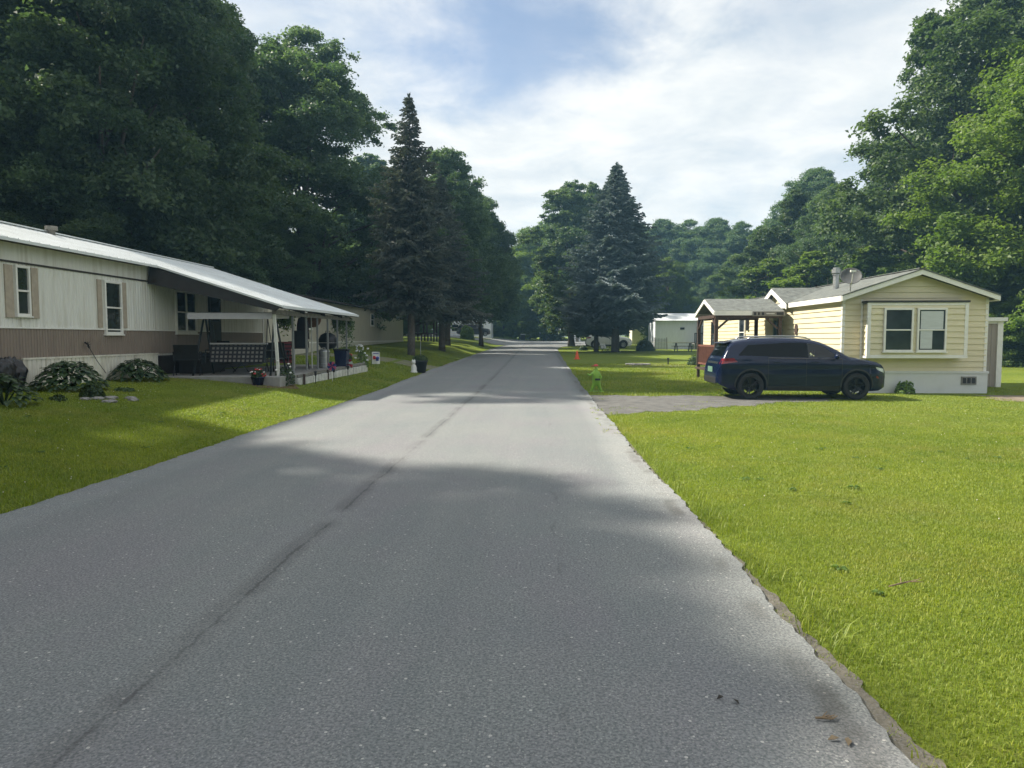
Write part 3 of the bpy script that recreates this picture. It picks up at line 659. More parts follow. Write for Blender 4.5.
bush('dark_bush', 'dark round bush in the shade under the blue spruce', 'shrub', at(645, 350, 63).x, 63, 1.9, .95, M['shrub'], 1800, .14, 8)
bush('dark_bush', 'low dark bush beside the white car under the blue spruce', 'shrub', at(583, 350, 64).x, 64, .9, .5, M['shrub'], 800, .12, 9)
bush('garden_plant', 'spiky green plant by the far corner of the yellow house', 'plant', at(697, 366, 39).x, 38.6, 1.3, .62, M['shrub'], 500, .16, 10)
bush('roadside_weeds', 'bright low weeds beyond the road end left of the trash bin', 'plant', at(508, 340, 111).x, 111, 4.2, .7, M['bright_shrub'], 1500, .2, 13)
bush('roadside_weeds', 'bright low shrub beyond the road end right of the pale post', 'shrub', at(556, 340, 112).x, 112, 2.2, 1.6, M['bright_shrub'], 1500, .2, 14)

# --- grass
def blades(name, pts, h, wd, seed, seg2=True, bend=.6):
    rg = np.random.default_rng(seed); n = len(pts); a = rg.uniform(0, 6.28, n); hh = (h*rg.uniform(.5, 1.35, n)); ww = wd*rg.uniform(.7, 1.3, n)
    d = np.stack([np.cos(a), np.sin(a), 0*a], 1); s = np.stack([-np.sin(a), np.cos(a), 0*a], 1); bd = (bend*rg.uniform(.2, 1.3, n)*hh)[:, None]
    z = np.array([0, 0, 1.]); H_ = hh[:, None]; W = ww[:, None]/2
    p0, p1, p2 = pts, pts+z*H_*.6+d*bd*.3, pts+z*H_*(.95-.25*rg.random(n)[:, None])+d*bd
    V = np.stack([p0-s*W, p0+s*W, p1-s*W*.8, p1+s*W*.8, p2-s*W*.15, p2+s*W*.15], 1).reshape(-1, 3); b = np.arange(n)*6
    F = np.concatenate([np.stack([b, b+1, b+3, b+2], 1), np.stack([b+2, b+3, b+5, b+4], 1)])
    f = np.sin(pts[:, 0]*1.7+np.sin(pts[:, 1]*1.1)*2)*np.sin(pts[:, 1]*1.3+pts[:, 0]*.6)
    f2 = np.sin(pts[:, 0]*5.1+2*np.sin(pts[:, 1]*3.3))*np.sin(pts[:, 1]*4.3-pts[:, 0]*2.2)
    f3 = np.sin(pts[:, 0]*.55+1.3+np.sin(pts[:, 1]*.37))*np.sin(pts[:, 1]*.6+pts[:, 0]*.21)
    t = np.clip(.44+.14*f+.12*f2+.16*f3+rg.normal(0, .22, n), 0, 1)
    return V, F, np.concatenate([t, t])
def scatter(seed, n, x0, x1, y0, y1, keep):
    rg = np.random.default_rng(seed); x = rg.uniform(x0, x1, n); y = rg.uniform(y0, y1, n); k = keep(x, y, rg.random(n)); x, y = x[k], y[k]
    return np.stack([x, y, ground_z(x, y)-.004], 1)
def er(y): return edge_r(y)+ew(y, 2)
def el(y): return edge_l(y)+ew(y, 0)
def nod(x, y): return ~((y > drive_y0(x)+.12) & (y < drive_y1(x)-.1) & (x < 8.25))
def patchy(x, y): return .55+.45*np.sin(x*3.1+1.3*np.sin(y*2.3))*np.sin(y*2.7+1.1*np.sin(x*1.9))
parts = []
parts.append(blades('g', scatter(1, 230000, 1.3, 6.2, 1.6, 7.5, lambda x, y, r: (x > er(y)+.05+.30*r**2.0) & (x < 1.3+y*.72) & (r < 1.0-.3*(patchy(x, y) < .2))), .028, .0042, 1, bend=.45))
parts.append(blades('g', scatter(2, 240000, 1.3, 11, 7.5, 15.5, lambda x, y, r: (x > er(y)+.02+.15*r**2) & (x < 1.2+y*.72) & nod(x, y)), .029, .0062, 2, bend=.45))
parts.append(blades('g', scatter(3, 130000, 1.3, 16, 15, 24, lambda x, y, r: (x > er(y)+.02) & nod(x, y) & ~((x > 8.9) & (x < 13.3) & (y > 21.3)) & ~((x > 12.6) & (y > 18.5) & (y < 21.1))), .030, .010, 3))
parts.append(blades('g', scatter(4, 60000, 1.3, 9, 20, 40, lambda x, y, r: (x > er(y)+.02) & nod(x, y)), .06, .018, 4))
parts.append(blades('g', scatter(5, 110000, -9, -4.8, 4.5, 12, lambda x, y, r: (x < el(y)-.02-.12*r**3) & (x > -1.5-.85*y)), .04, .007, 5))
parts.append(blades('g', scatter(6, 110000, -11, -4.7, 12, 20, lambda x, y, r: (x < el(y)-.02-.1*r**3) & (x > -11)), .04, .0095, 6))
parts.append(blades('g', scatter(7, 70000, -12, -4.7, 20, 45, lambda x, y, r: (x < el(y)-.02) & ~((x < -6.7) & (y < 28)) & ~((y > 33.4) & (y < 36.2)) & (x > -11.9)), .06, .018, 7))
# longer tufts along both road edges
parts.append(blades('g', scatter(8, 9000, 1.3, 2.2, 1.8, 20, lambda x, y, r: (np.abs(x-er(y)-.16) < .13) & nod(x, y) & (patchy(x*2, y) > .5)), .11, .006, 8, bend=.9))
parts.append(blades('g', scatter(9, 14000, -5.4, -4.7, 4.5, 22, lambda x, y, r: (np.abs(x-el(y)+.06) < .08)), .07, .008, 9, bend=.9))
parts.append(blades('g', scatter(11, 9000, 1.25, 1.75, 1.6, 15, lambda x, y, r: (x > er(y)-.01) & (x < er(y)+.17) & (patchy(x*3, y*1.9) > .38)), .035, .005, 11))
parts.append(blades('g', scatter(13, 12000, 1.6, 8.6, 15.4, 20.5, lambda x, y, r: (r < .9) & (patchy(x*.8+1, y*.9) > .80)), .03, .010, 13))
parts.append(blades('g', scatter(10, 1500, 1.1, 1.5, 12, 16.5, lambda x, y, r: (x < er(y)+.05) & (patchy(x*4, y*2.3) > .72)), .07, .009, 10, bend=.9))
ov = 0; VV, FF, TT = [], [], []
for V, F, T in parts: VV.append(V); FF.append(F+ov); TT.append(T); ov += len(V)
g = link('grass', np_mesh('grass', np.concatenate(VV), np.concatenate(FF), M['grass'], np.concatenate(TT))); g['kind'] = 'stuff'
# clover heads and weeds leaves in the lawns
def weeds():
    rg = np.random.default_rng(77); c = np.concatenate([scatter(41, 70, 1.8, 9, 2.6, 15, lambda x, y, r: (x > er(y)+.3) & (x < 1+y*.72) & (y < 11)), scatter(42, 60, -10, -5.3, 5, 17, lambda x, y, r: x > -1.5-.85*y)])
    k = rg.integers(5, 12, len(c)); i = np.repeat(np.arange(len(c)), k); n = len(i); a = rg.uniform(0, 6.28, n); d = np.stack([np.cos(a), np.sin(a), .25+0*a], 1)
    sz = rg.uniform(.03, .075, len(c))[i]; p = c[i]+d*sz[:, None]*.6+[0, 0, .018]
    V, F = leaf_quads(p, unit(np.array([0, 0, 1.])+rg.normal(size=(n, 3))*.25), rg, sz, sz*.5, along=d)
    o = link('lawn_weeds', np_mesh('lawn_weeds', V, F, M['bright_shrub'], np.clip(rg.normal(.1, .25, n), 0, 1))); o['kind'] = 'stuff'
weeds()
def clover():
    mb = MB(); rg = np.random.default_rng(5); pts = np.concatenate([scatter(31, 130, 1.7, 10, 2.5, 20, lambda x, y, r: (x > er(y)+.4) & (x < 1+y*.72) & nod(x, y)), scatter(32, 160, -10, -5.2, 5, 19, lambda x, y, r: x > -1.5-.85*y)])
    for p in pts:
        mb.lathe([(1e-4, -.007), (.006, -.003), (.006, .004), (1e-4, .008)], 5, (p[0], p[1], p[2]+rg.uniform(.045, .075)))
    return mb.build('clover_flowers', mat('clover_white', (.55, .53, .42), .8))
clover()['kind'] = 'stuff'
# ------------------------------------------------------------------ buildings
def part(root, mb, name, m, parent=None, smooth=False, bevel=0):
    """mb holds world coordinates of an unrotated thing"""
    L_ = root.location; mb.v = [(v[0]-L_.x, v[1]-L_.y, v[2]-L_.z) for v in mb.v]
    return mb.build(name, m, parent or root, smooth, bevel)
def ob(mb, P, u, n, a0, a1, z0, z1, d0, d1):
    P, u, n = Vector(P), Vector(u), Vector(n); vs = []
    for z in (z0, z1):
        for d in (d0, d1):
            for a in (a0, a1): q = P+u*a+n*d; vs.append((q.x, q.y, q.z+z))
    fs = [(0, 2, 3, 1), (4, 5, 7, 6), (0, 1, 5, 4), (2, 6, 7, 3), (0, 4, 6, 2), (1, 3, 7, 5)]
    if u.cross(n).z < 0: fs = [tuple(reversed(f)) for f in fs]
    mb.add(vs, fs)
def win(root, P, u, n, w, h, fw=.06, fm='white_trim', pm='pane', mid=True, name='window', proud=.045, blind=None, split=False):
    """double-hung window: frame > panes, on the wall through P (lower corner)"""
    mb = MB(); ob(mb, P, u, n, 0, w, 0, fw, -.01, proud); ob(mb, P, u, n, 0, w, h-fw, h, -.01, proud)
    ob(mb, P, u, n, 0, fw, fw, h-fw, -.01, proud); ob(mb, P, u, n, w-fw, w, fw, h-fw, -.01, proud)
    if mid: ob(mb, P, u, n, fw, w-fw, h*.5-.02, h*.5+.02, -.01, proud-.008)
    if split: ob(mb, P, u, n, w/2-.03, w/2+.03, fw, h-fw, -.01, proud-.006)
    ob(mb, P, u, n, -.03, w+.03, -.03, 0, -.01, proud+.02)
    f = part(root, mb, name, M[fm], bevel=.006)
    mb = MB()
    if mid: ob(mb, P, u, n, fw, w-fw, fw, h*.5-.02, -.01, .012); ob(mb, P, u, n, fw, w-fw, h*.5+.02, h-fw, -.01, .020)
    else: ob(mb, P, u, n, fw, w-fw, fw, h-fw, -.01, .015)
    part(root, mb, 'pane', M[pm], f)
    if blind:
        mb = MB(); a0, a1, z0, z1 = blind; ob(mb, P, u, n, a0, a1, z0, z1, .018, .026); part(root, mb, 'blind', M['blind'], f)
    return f
def siding(mb, P, u, n, length, z0, z1, step=.17, lap=.03, clip=None):
    """lapped boards; clip(z) -> (a0, a1) trims the rows to a gable"""
    P, u, n = Vector(P), Vector(u), Vector(n); z = z0; flip = u.cross(n).z < 0
    while z < z1-1e-4:
        zt = min(z+step, z1); a0, a1 = (0, length); b0, b1 = a0, a1
        if clip: (a0, a1), (b0, b1) = clip(z), clip(zt)
        if a1-a0 > .02:
            q = [P+u*a0+n*lap, P+u*a1+n*lap, P+u*b1+n*.002, P+u*b0+n*.002]
            vs = [(q[0].x, q[0].y, z), (q[1].x, q[1].y, z), (q[2].x, q[2].y, zt), (q[3].x, q[3].y, zt)]
            r = [P+u*a0, P+u*a1]; vs += [(r[0].x, r[0].y, z), (r[1].x, r[1].y, z)]
            fs = [(0, 1, 2, 3), (4, 5, 1, 0)]; mb.add(vs, [tuple(reversed(f)) for f in fs] if not flip else fs)
        z = zt
def yx(px, X):
    d = _F+_R*((px-512)/FPX)+_U*((384-340)/FPX); return X*d.y/d.x

# ---- cream trailer on the left
T = thing('mobile_home', 'long cream and tan metal mobile home whose white roof runs out over a porch', 'mobile home', (-10.65, 14, .6))
TX, Y0, Y1 = -10.65, 5.5, 27.0
mb = MB(); mb.ribs(TX, Y0, Y1, 1.86, 3.17, .115); mb.ribs(TX, Y0, Y1, 3.20, 3.62, .46, .006)
mb.box(-14.75, TX-.03, Y0, Y1, 1.16, 3.62)
mb.add([(-14.75, Y1+.004, 3.6), (TX-.03, Y1+.004, 3.6), (-12.7, Y1+.004, 4.25)], [(0, 2, 1)]); mb.add([(-14.75, Y0-.004, 3.6), (TX-.03, Y0-.004, 3.6), (-12.7, Y0-.004, 4.25)], [(0, 1, 2)])
part(T, mb, 'wall', M['cream_metal'])
mb = MB(); mb.ribs(TX+.002, Y0, Y1, 1.22, 1.845, .085, .012); part(T, mb, 'lower_panel', M['tan_metal'])
mb = MB(); mb.ribs(TX+.06, 14.15, 19.3, .40, 1.2, .14, .02); mb.box(TX-.6, TX+.03, 14.2, 19.3, .4, 1.19); mb.box(TX+.03, TX+.075, 14.15, 19.32, 1.2, 1.24)
part(T, mb, 'skirting', M['skirting'])
for bx_ in ((TX-.5, TX-.35, Y0, 14.2, .4, 1.2), (TX-.3, TX-.05, 19.4, Y1, .4, 1.2)): part(T, MB().box(*bx_), 'gap_shade_board', M['dark_under'])  # recessed dark boards standing in for the shade of the open underfloor gap
mb = MB(); mb.box(TX, TX+.022, Y0, Y1, 1.845, 1.875); mb.box(TX+.002, TX+.03, 26.93, 27.02, 1.2, 3.6); part(T, mb, 'belt_trim', M['white_trim'])
mb = MB(); mb.box(TX, TX+.022, Y0, Y1, 3.165, 3.205); mb.box(TX-.02, TX+.30, Y0-.2, 18.6, 3.565, 3.60); part(T, mb, 'drip_edge', M['dark_trim'])
def ribroof(mb, xa, za, xb, zb, y0, y1, per=.3):
    n = round((y1-y0)/per); p = (y1-y0)/n; ys = []
    for i in range(n):
        for f, d in ((0, 0), (.42, 0), (.47, .02), (.53, .02), (.58, 0)): ys.append((y0+(i+f)*p, d))
    ys.append((y1, 0)); vs = []
    for y, d in ys: vs += [(xa, y, za+d), (xb, y, zb+d)]
    mb.add(vs, [(2*i, 2*i+2, 2*i+3, 2*i+1) if xb < xa else (2*i+1, 2*i+3, 2*i+2, 2*i) for i in range(len(ys)-1)])
EV = (-10.33, 3.60); RG = (-12.7, 4.35); SL = (RG[1]-EV[1])/(EV[0]-RG[0])
mb = MB(); ribroof(mb, EV[0], EV[1], RG[0], RG[1], Y0-.2, Y1+.15); ribroof(mb, -15.05, 3.6, RG[0], RG[1], Y0-.2, Y1+.15)
mb.box(RG[0]-.12, RG[0]+.12, Y0-.2, Y1+.15, RG[1]+.004, RG[1]+.035)
mb.prism([(EV[0], Y0-.2, EV[1]-.06), (EV[0]+.02, Y0-.2, EV[1]-.06), (EV[0]+.02, Y0-.2, EV[1]+.003), (EV[0], Y0-.2, EV[1]-.004)], (0, 0, 0), (0, 24.1-5.5, 0) if False else (0, 18.9-Y0+.2, 0))
part(T, mb, 'roof', M['metal_roof'])
mb = MB(); mb.tube([(-12.5, 17.9, 4.1), (-12.5, 17.9, 4.40)], .09, 10); mb.tube([(-12.5, 17.9, 4.40), (-12.5, 17.9, 4.50)], .15, 10); part(T, mb, 'roof_vent', M['gray_wood'])
# porch roof, one slope with the main roof
PX0, PZ0 = -6.92, EV[1]-SL*(EV[0]+6.92)*-1
PZ0 = EV[1]-SL*(6.92*-1-EV[0])
mb = MB(); ribroof(mb, PX0, PZ0, EV[0]-.0, EV[1], 18.95, 26.9)
mb.box(PX0-.0, PX0+.025, 18.95, 26.9, PZ0-.07, PZ0+.006)
mb.prism([(PX0, 0, PZ0-.05), (EV[0], 0, EV[1]-.05), (EV[0], 0, EV[1]+.004), (PX0, 0, PZ0+.004)], (0, 18.925, 0), (0, 18.95, 0))
pr = part(T, mb, 'porch_roof', M['metal_roof'])
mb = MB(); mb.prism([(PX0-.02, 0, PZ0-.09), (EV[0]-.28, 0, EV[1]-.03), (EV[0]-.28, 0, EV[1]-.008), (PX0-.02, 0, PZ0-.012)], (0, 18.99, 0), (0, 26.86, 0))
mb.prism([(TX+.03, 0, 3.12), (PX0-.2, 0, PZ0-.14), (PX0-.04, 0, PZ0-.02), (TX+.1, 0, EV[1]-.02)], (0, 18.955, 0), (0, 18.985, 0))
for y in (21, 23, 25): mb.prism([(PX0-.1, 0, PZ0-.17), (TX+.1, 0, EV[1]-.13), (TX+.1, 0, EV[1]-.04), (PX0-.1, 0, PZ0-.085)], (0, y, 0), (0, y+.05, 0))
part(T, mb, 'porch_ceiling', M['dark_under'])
mb = MB(); mb.box(-7.26, -7.16, 19.05, 26.8, PZ0-.23, PZ0-.10); part(T, mb, 'porch_beam', M['gray_wood'])
for i, px in enumerate((276.5, 293, 306.4, 317.5, 327.8, 337.4, 346.6)):
    y = max(19.1, yx(px, -7.2)); mb = MB(); zb = .36 if i == 0 else .64
    mb.bar((-7.2+(.05 if i == 0 else 0), y, zb), (-7.2-(.05 if i == 0 else 0), y, PZ0-.2), .052 if i else .07); part(T, mb, 'post', M['white_metal'] if i == 0 else M['steel_gray'])
# windows, shutters, door
for (ya, yb, za, zb, fw) in ((14.06, 14.47, 2.10, 3.13, .05), (17.0, 17.72, 1.74, 3.06, .06), (20.4, 21.65, 1.78, 3.05, .06)):
    win(T, (TX, ya, za), (0, 1, 0), (1, 0, 0), yb-ya, zb-za, fw, split=ya > 20, pm='pane_dim' if ya < 20 else 'pane', proud=.06)
for (a, b, z0, z1) in ((13.80, 14.02, 2.06, 3.12), (14.54, 14.74, 2.06, 3.12), (16.76, 16.93, 1.90, 3.06), (17.78, 17.95, 1.90, 3.06)):
    mb = MB(); mb.box(TX, TX+.028, a, b, z0, z1); part(T, mb, 'shutter', M['shutter'])
mb = MB(); mb.box(TX, TX+.05, 22.5, 23.3, 1.25, 3.1); d_ = part(T, mb, 'door', M['dark_green_metal'])
mb = MB(); mb.box(TX+.05, TX+.06, 22.62, 23.18, 2.2, 2.95); part(T, mb, 'pane', M['pane'], d_)
mb = MB(); mb.ball((TX+.09, 22.6, 2.05), .03, 6); part(T, mb, 'handle', M['chrome'], d_)
mb = MB(); mb.tube([(TX+.03, 16.2, 1.55), (TX+.10, 16.2, 1.5), (TX+.10, 16.25, 1.42)], .02, 6); mb.tube([(TX+.1, 16.25, 1.42), (TX+.12, 16.5, 1.1), (TX+.2, 16.7, .8)], .008, 5)
for k in range(6): mb.tube([(TX+.10, 16.2, 1.5), (TX+.11, 16.2+.07*math.cos(k), 1.5+.07*math.sin(k))], .007, 4)
part(T, mb, 'hose_tap', M['black_metal'])
struct(MB().box(TX-.2, -6.95, 18.7, 27.3, .1, .615).build('patio_slab', M['concrete'], bevel=.015))

# ---- yellow house on the right
Hh = thing('yellow_house', 'pale yellow vinyl-sided single-storey house with gray roof and brown porch', 'house', (11.1, 21.6, 0))
HX0, HX1, HY0, HY1 = 9.0, 13.2, 21.6, 39.5; EZ, RZ, RX = 2.84, 3.55, 11.12
gs = (RZ-EZ)/(RX-HX0+.0)
mb = MB(); mb.box(HX0+.02, HX1-.02, HY0+.02, HY1-.02, .5, EZ)
siding(mb, (HX0, HY0, 0), (0, 1, 0), (-1, 0, 0), HY1-HY0, .62, EZ)
siding(mb, (HX1, HY0, 0), (0, 1, 0), (1, 0, 0), HY1-HY0, .62, EZ)
def clipf(z):
    if z <= EZ: return (0, HX1-HX0)
    k = (z-EZ)/gs; return (k, HX1-HX0-k)
siding(mb, (HX0, HY0, 0), (1, 0, 0), (0, -1, 0), HX1-HX0, .62, RZ-.02, clip=clipf)
mb.add([(HX0, HY1, EZ), (HX1, HY1, EZ), (RX, HY1, RZ)], [(0, 2, 1)]); mb.add([(HX0, HY1-.02, .6), (HX1, HY1-.02, .6), (HX1, HY1-.02, EZ), (HX0, HY1-.02, EZ)], [(0, 1, 2, 3)])
part(Hh, mb, 'wall', M['vinyl'])
mb = MB(); mb.box(HX0-.05, HX1+.05, HY0-.06, HY1+.05, -.2, .60); mb.box(HX0-.075, HX1+.075, HY0-.085, HY1, .60, .665); part(Hh, mb, 'skirt', M['skirt_gray'])
mb = MB(); mb.box(12.48, 12.92, HY0-.085, HY0-.06, .27, .51); sk = part(Hh, mb, 'skirt_vent', M['gray_wood'])
mb = MB(); [mb.box(12.52+.13*k, 12.62+.13*k, HY0-.09, HY0-.085, .31, .47) for k in range(3)]; part(Hh, mb, 'vent_louvre', M['black_plastic'], sk)
for (x, y) in ((HX0-.02, HY0-.025), (HX1-.06, HY0-.025), (HX0-.02, HY1-.06)): part(Hh, MB().box(x, x+.085, y, y+.085, .665, EZ-.02), 'corner_trim', M['white_trim'])
part(Hh, MB().box(9.52, 9.58, HY0-.03, HY0+.02, .665, EZ-.05), 'corner_trim', M['white_trim'])
# roof
OV = .16; yA, yB = HY0-.33, HY1+.3
zl = EZ-gs*OV+.09; 
mb = MB()
for sx, xe in ((-1, HX0-OV), (1, HX1+OV)):
    q = [(xe, 0, zl), (RX, 0, RZ+.09), (RX, 0, RZ+.125), (xe, 0, zl+.035)]
    mb.prism(q if sx < 0 else list(reversed(q)), (0, yA-.02, 0), (0, yB, 0))
mb.bar((RX, yA-.02, RZ+.13), (RX, yB, RZ+.13), .22, .02)
rf = part(Hh, mb, 'roof', M['shingle'])
mb = MB()
for xe in (HX0-OV, HX1+OV):       # rake boards and eave fascias
    q = [(xe, 0, zl-.14), (RX, 0, RZ-.05), (RX, 0, RZ+.088), (xe, 0, zl-.002)]
    if xe > RX: q = list(reversed(q))
    mb.prism(q, (0, yA, 0), (0, yA+.04, 0)); mb.prism(q, (0, yB-.06, 0), (0, yB-.02, 0))
    mb.box(xe-.02 if xe < RX else xe-.02, xe+.02, yA+.04, yB-.06, zl-.15, zl+.01)
    a, b = (xe+.02, HX0-.03) if xe < RX else (HX1+.03, xe-.02)
    mb.box(a, b, yA+.04, yB-.06, zl-.13, zl-.115)
part(Hh, mb, 'fascia', M['white_trim'])
mb = MB(); c = (10.0, 24.6); mb.tube([(*c, 3.1), (*c, 3.78)], .10, 12); mb.tube([(*c, 3.78), (*c, 3.80)], .13, 12); mb.tube([(*c, 3.84), (*c, 3.96)], .15, 12); mb.tube([(*c, 3.97), (*c, 4.02)], .11, 12)
part(Hh, mb, 'stovepipe', M['galv'], rf, smooth=False)
# bay box with two windows
by = HY0-.36
mb = MB(); mb.box(9.62, 12.38, by+.02, HY0-.02, 1.13, 2.68); siding(mb, (9.6, by, 0), (1, 0, 0), (0, -1, 0), 2.8, 1.16, 2.64, clip=None)
siding(mb, (9.6, by, 0), (0, 1, 0), (-1, 0, 0), .34, 1.16, 2.64); siding(mb, (12.4, by, 0), (0, 1, 0), (1, 0, 0), .34, 1.16, 2.64)
bay = part(Hh, mb, 'bay', M['vinyl'])
mb = MB(); mb.box(9.56, 9.66, by-.03, by+.04, 1.10, 2.68); mb.box(12.34, 12.44, by-.03, by+.04, 1.10, 2.68); mb.box(9.55, 12.45, by-.035, HY0, 1.06, 1.13); mb.box(9.66, 12.34, by-.025, by, 1.13, 1.18); mb.box(9.66, 12.34, by-.025, by, 2.6, 2.68)
part(Hh, mb, 'bay_trim', M['white_trim'], bay)
mb = MB(); mb.box(9.54, 12.46, by-.06, HY0, 2.685, 2.74); part(Hh, mb, 'bay_cap', M['dark_trim'], bay)
win(Hh, (10.02, by-.034, 1.25), (1, 0, 0), (0, -1, 0), .84, 1.27, .055, pm='pane_dim', proud=.05)
win(Hh, (10.97, by-.034, 1.25), (1, 0, 0), (0, -1, 0), .84, 1.27, .055, pm='pane_dim', proud=.05, blind=(.10, .74, .66, 1.18))
mb = MB(); ob(mb, (10.97, by-.034, 1.25), (1, 0, 0), (0, -1, 0), .10, .44, .09, .61, .018, .026); part(Hh, mb, 'curtain', M['blind'])
# satellite dish on the near eave corner
ds = thing('satellite_dish', 'gray satellite dish on the left front roof corner of the yellow house', 'satellite dish', (9.15, 21.45, 2.92))
mb = MB(); prof = [(1e-4, 0), (.1, .006), (.2, .024), (.30, .055), (.33, .072), (.335, .066), (.30, .045), (.2, .012), (1e-4, -.01)]
mb.lathe(prof, 24); rot = Vector((-.28, -.85, .46)).to_track_quat('Z', 'Y').to_matrix(); mb.v = [tuple(rot @ Vector((v[0]*.9, v[1]*.82, v[2]))+Vector((-.02, -.03, .52))) for v in mb.v]
mb.build('reflector', mat('dull_gray_dish', (.075, .078, .078), .6), ds, True)
mb = MB(); mb.tube([(.0, .05, -.08), (0, .03, .25), (-.01, .0, .50)], .022, 8); mb.bar((0, .05, -.1), (0, .3, -.05), .12, .02); mb.build('mast', M['galv'], ds)
mb = MB(); mb.tube([(0, .0, .25), (-.10, -.30, .38), (-.13, -.42, .62)], .012, 6); mb.bar((-.20, -.42, .66), (-.05, -.42, .66), .07, .06); mb.build('feed_arm', M['white_metal'], ds)
# cross gable over the entry and porch roof
mb = MB(); mb.prism([(9.0-.02, 25.95, 2.86), (9.0-.02, 28.85, 2.86), (9.0-.02, 27.4, 3.44)], (0, 0, 0), (2.0, 0, 0)); part(Hh, mb, 'cross_gable', M['vinyl'])
def gable_x(mb, x0, x1, y0, y1, ze, zr, th=.04, x1r=None):
    ym = (y0+y1)/2; x1r = x1r or x1
    for ye, s in ((y0, 1), (y1, -1)):
        v = [(x0, ye, ze), (x1, ye, ze), (x1r, ym, zr), (x0, ym, zr)]; v2 = [(a, b, c+th) for a, b, c in v]
        f = [(3, 2, 1, 0), (4, 5, 6, 7), (0, 1, 5, 4), (1, 2, 6, 5), (2, 3, 7, 6), (3, 0, 4, 7)]
        mb.add(v+v2, f if s > 0 else [tuple(reversed(q)) for q in f])
mb = MB(); gable_x(mb, 8.74, 9.0, 25.75, 29.05, 2.86, 3.50, x1r=11.0); part(Hh, mb, 'entry_roof', M['shingle'])
def rake_x(mb, x, y0, y1, ze, zr, dpt=.15, th=.035):
    ym = (y0+y1)/2
    mb.prism([(x, y0, ze-dpt), (x, ym, zr-dpt), (x, ym, zr), (x, y0, ze)], (0, 0, 0), (th, 0, 0)); mb.prism([(x, ym, zr-dpt), (x, y1, ze-dpt), (x, y1, ze), (x, ym, zr)], (0, 0, 0), (th, 0, 0))
mb = MB(); rake_x(mb, 8.735, 25.75, 29.05, 2.86, 3.50, .19); part(Hh, mb, 'entry_rake', M['white_trim'])
P = Hh
mb = MB(); gable_x(mb, 6.25, 8.70, 25.85, 28.95, 2.60, 3.09); part(P, mb, 'porch_roof', M['shingle'])
mb = MB(); rake_x(mb, 6.215, 25.85, 28.95, 2.60, 3.10, .13); mb.box(6.25, 8.70, 25.80, 25.835, 2.46, 2.63); mb.box(6.25, 8.7, 28.965, 29.0, 2.46, 2.63); part(P, mb, 'porch_fascia', M['white_trim'])
mb = MB(); mb.box(6.32, 8.7, 25.95, 26.05, 2.36, 2.50); mb.box(6.32, 8.7, 28.75, 28.85, 2.36, 2.50); mb.box(6.30, 6.40, 26.06, 28.74, 2.37, 2.49)
for x in (6.8, 7.5, 8.2): mb.prism([(x, 26.0, 2.52), (x, 27.4, 2.98), (x, 27.4, 3.07), (x, 26, 2.59)], (0, 0, 0), (.05, 0, 0)); mb.prism([(x, 27.4, 2.98), (x, 28.8, 2.52), (x, 28.8, 2.59), (x, 27.4, 3.07)], (0, 0, 0), (.05, 0, 0))
for (a, b) in (((6.36, 26.0, 1.98), (6.36, 26.55, 2.38)), ((6.36, 28.8, 1.98), (6.36, 28.2, 2.38)), ((6.4, 26.0, 1.98), (6.85, 26, 2.38)), ((8.55, 26, 1.98), (8.12, 26, 2.38))): mb.bar(a, b, .07)
part(P, mb, 'porch_frame', M['brown_wood'])
for (x, y) in ((6.36, 26.0), (6.36, 28.8), (8.62, 26.0), (8.62, 28.8)): part(P, MB().box(x-.06, x+.06, y-.06, y+.06, .42, 2.36), 'porch_post', M['brown_wood'])
mb = MB(); mb.box(6.25, 8.95, 25.9, 28.9, .42, .50); [mb.box(6.30, 6.40, y, y+.1, -.05, .42) for y in (26, 27.4, 28.7)]; part(P, mb, 'porch_deck', M['brown_wood'])
mb = MB()
for z in (.62, 1.32): mb.box(6.33, 6.39, 26.07, 28.73, z, z+.07)
n_ = 17
for k in range(n_): y = 26.16+k*(2.5/(n_-1)); mb.box(6.345, 6.375, y, y+.045, .69, 1.32)
part(P, mb, 'railing', M['red_wood'])
mb = MB()
for k in range(2): mb.box(6.8-.0, 7.9, 25.45+.22*k, 25.67+.22*k, -.03, .16+.16*k)
part(P, mb, 'step', M['brown_wood'])
mb = MB(); mb.box(8.94, 9.02-.03, 26.75, 27.75, .52, 2.46); dr = part(P, mb, 'door', M['shrub'] if False else mat('gray_green_door', (.30, .33, .25), .5))
mb = MB(); mb.box(8.925, 8.94, 26.9, 27.25, 1.5, 2.3); mb.box(8.925, 8.94, 27.35, 27.62, 1.5, 2.3); part(P, mb, 'pane', M['pane'], dr)
win(P, (8.965, 31.5, 1.30), (0, 1, 0), (-1, 0, 0), .9, 1.2, .06); win(P, (8.965, 36.6, 1.2), (0, 1, 0), (-1, 0, 0), 1.0, 1.3, .06, fm='brown_wood')
def small(mb, name, m, label, cat, group=None, smooth=False, bevel=0, loc=None):
    """one-mesh thing: world coordinates, origin moved to its base"""
    v = np.array(mb.v); c = Vector(((v[:, 0].min()+v[:, 0].max())/2, (v[:, 1].min()+v[:, 1].max())/2, v[:, 2].min()))
    mb.v = [(a[0]-c.x, a[1]-c.y, a[2]-c.z) for a in mb.v]; o = mb.build(name, m, None, smooth, bevel, c); return tag(o, label, cat, group)
mb = MB(); mb.box(8.90, 8.98, 31.0, 31.22, 1.98, 2.44); mb.tube([(8.92, 31.11, 2.44), (8.92, 31.11, 2.56)], .03, 8); small(mb, 'wall_lantern', M['black_metal'], 'dark lantern on the sunlit yellow wall seen under the porch roof', 'lantern')
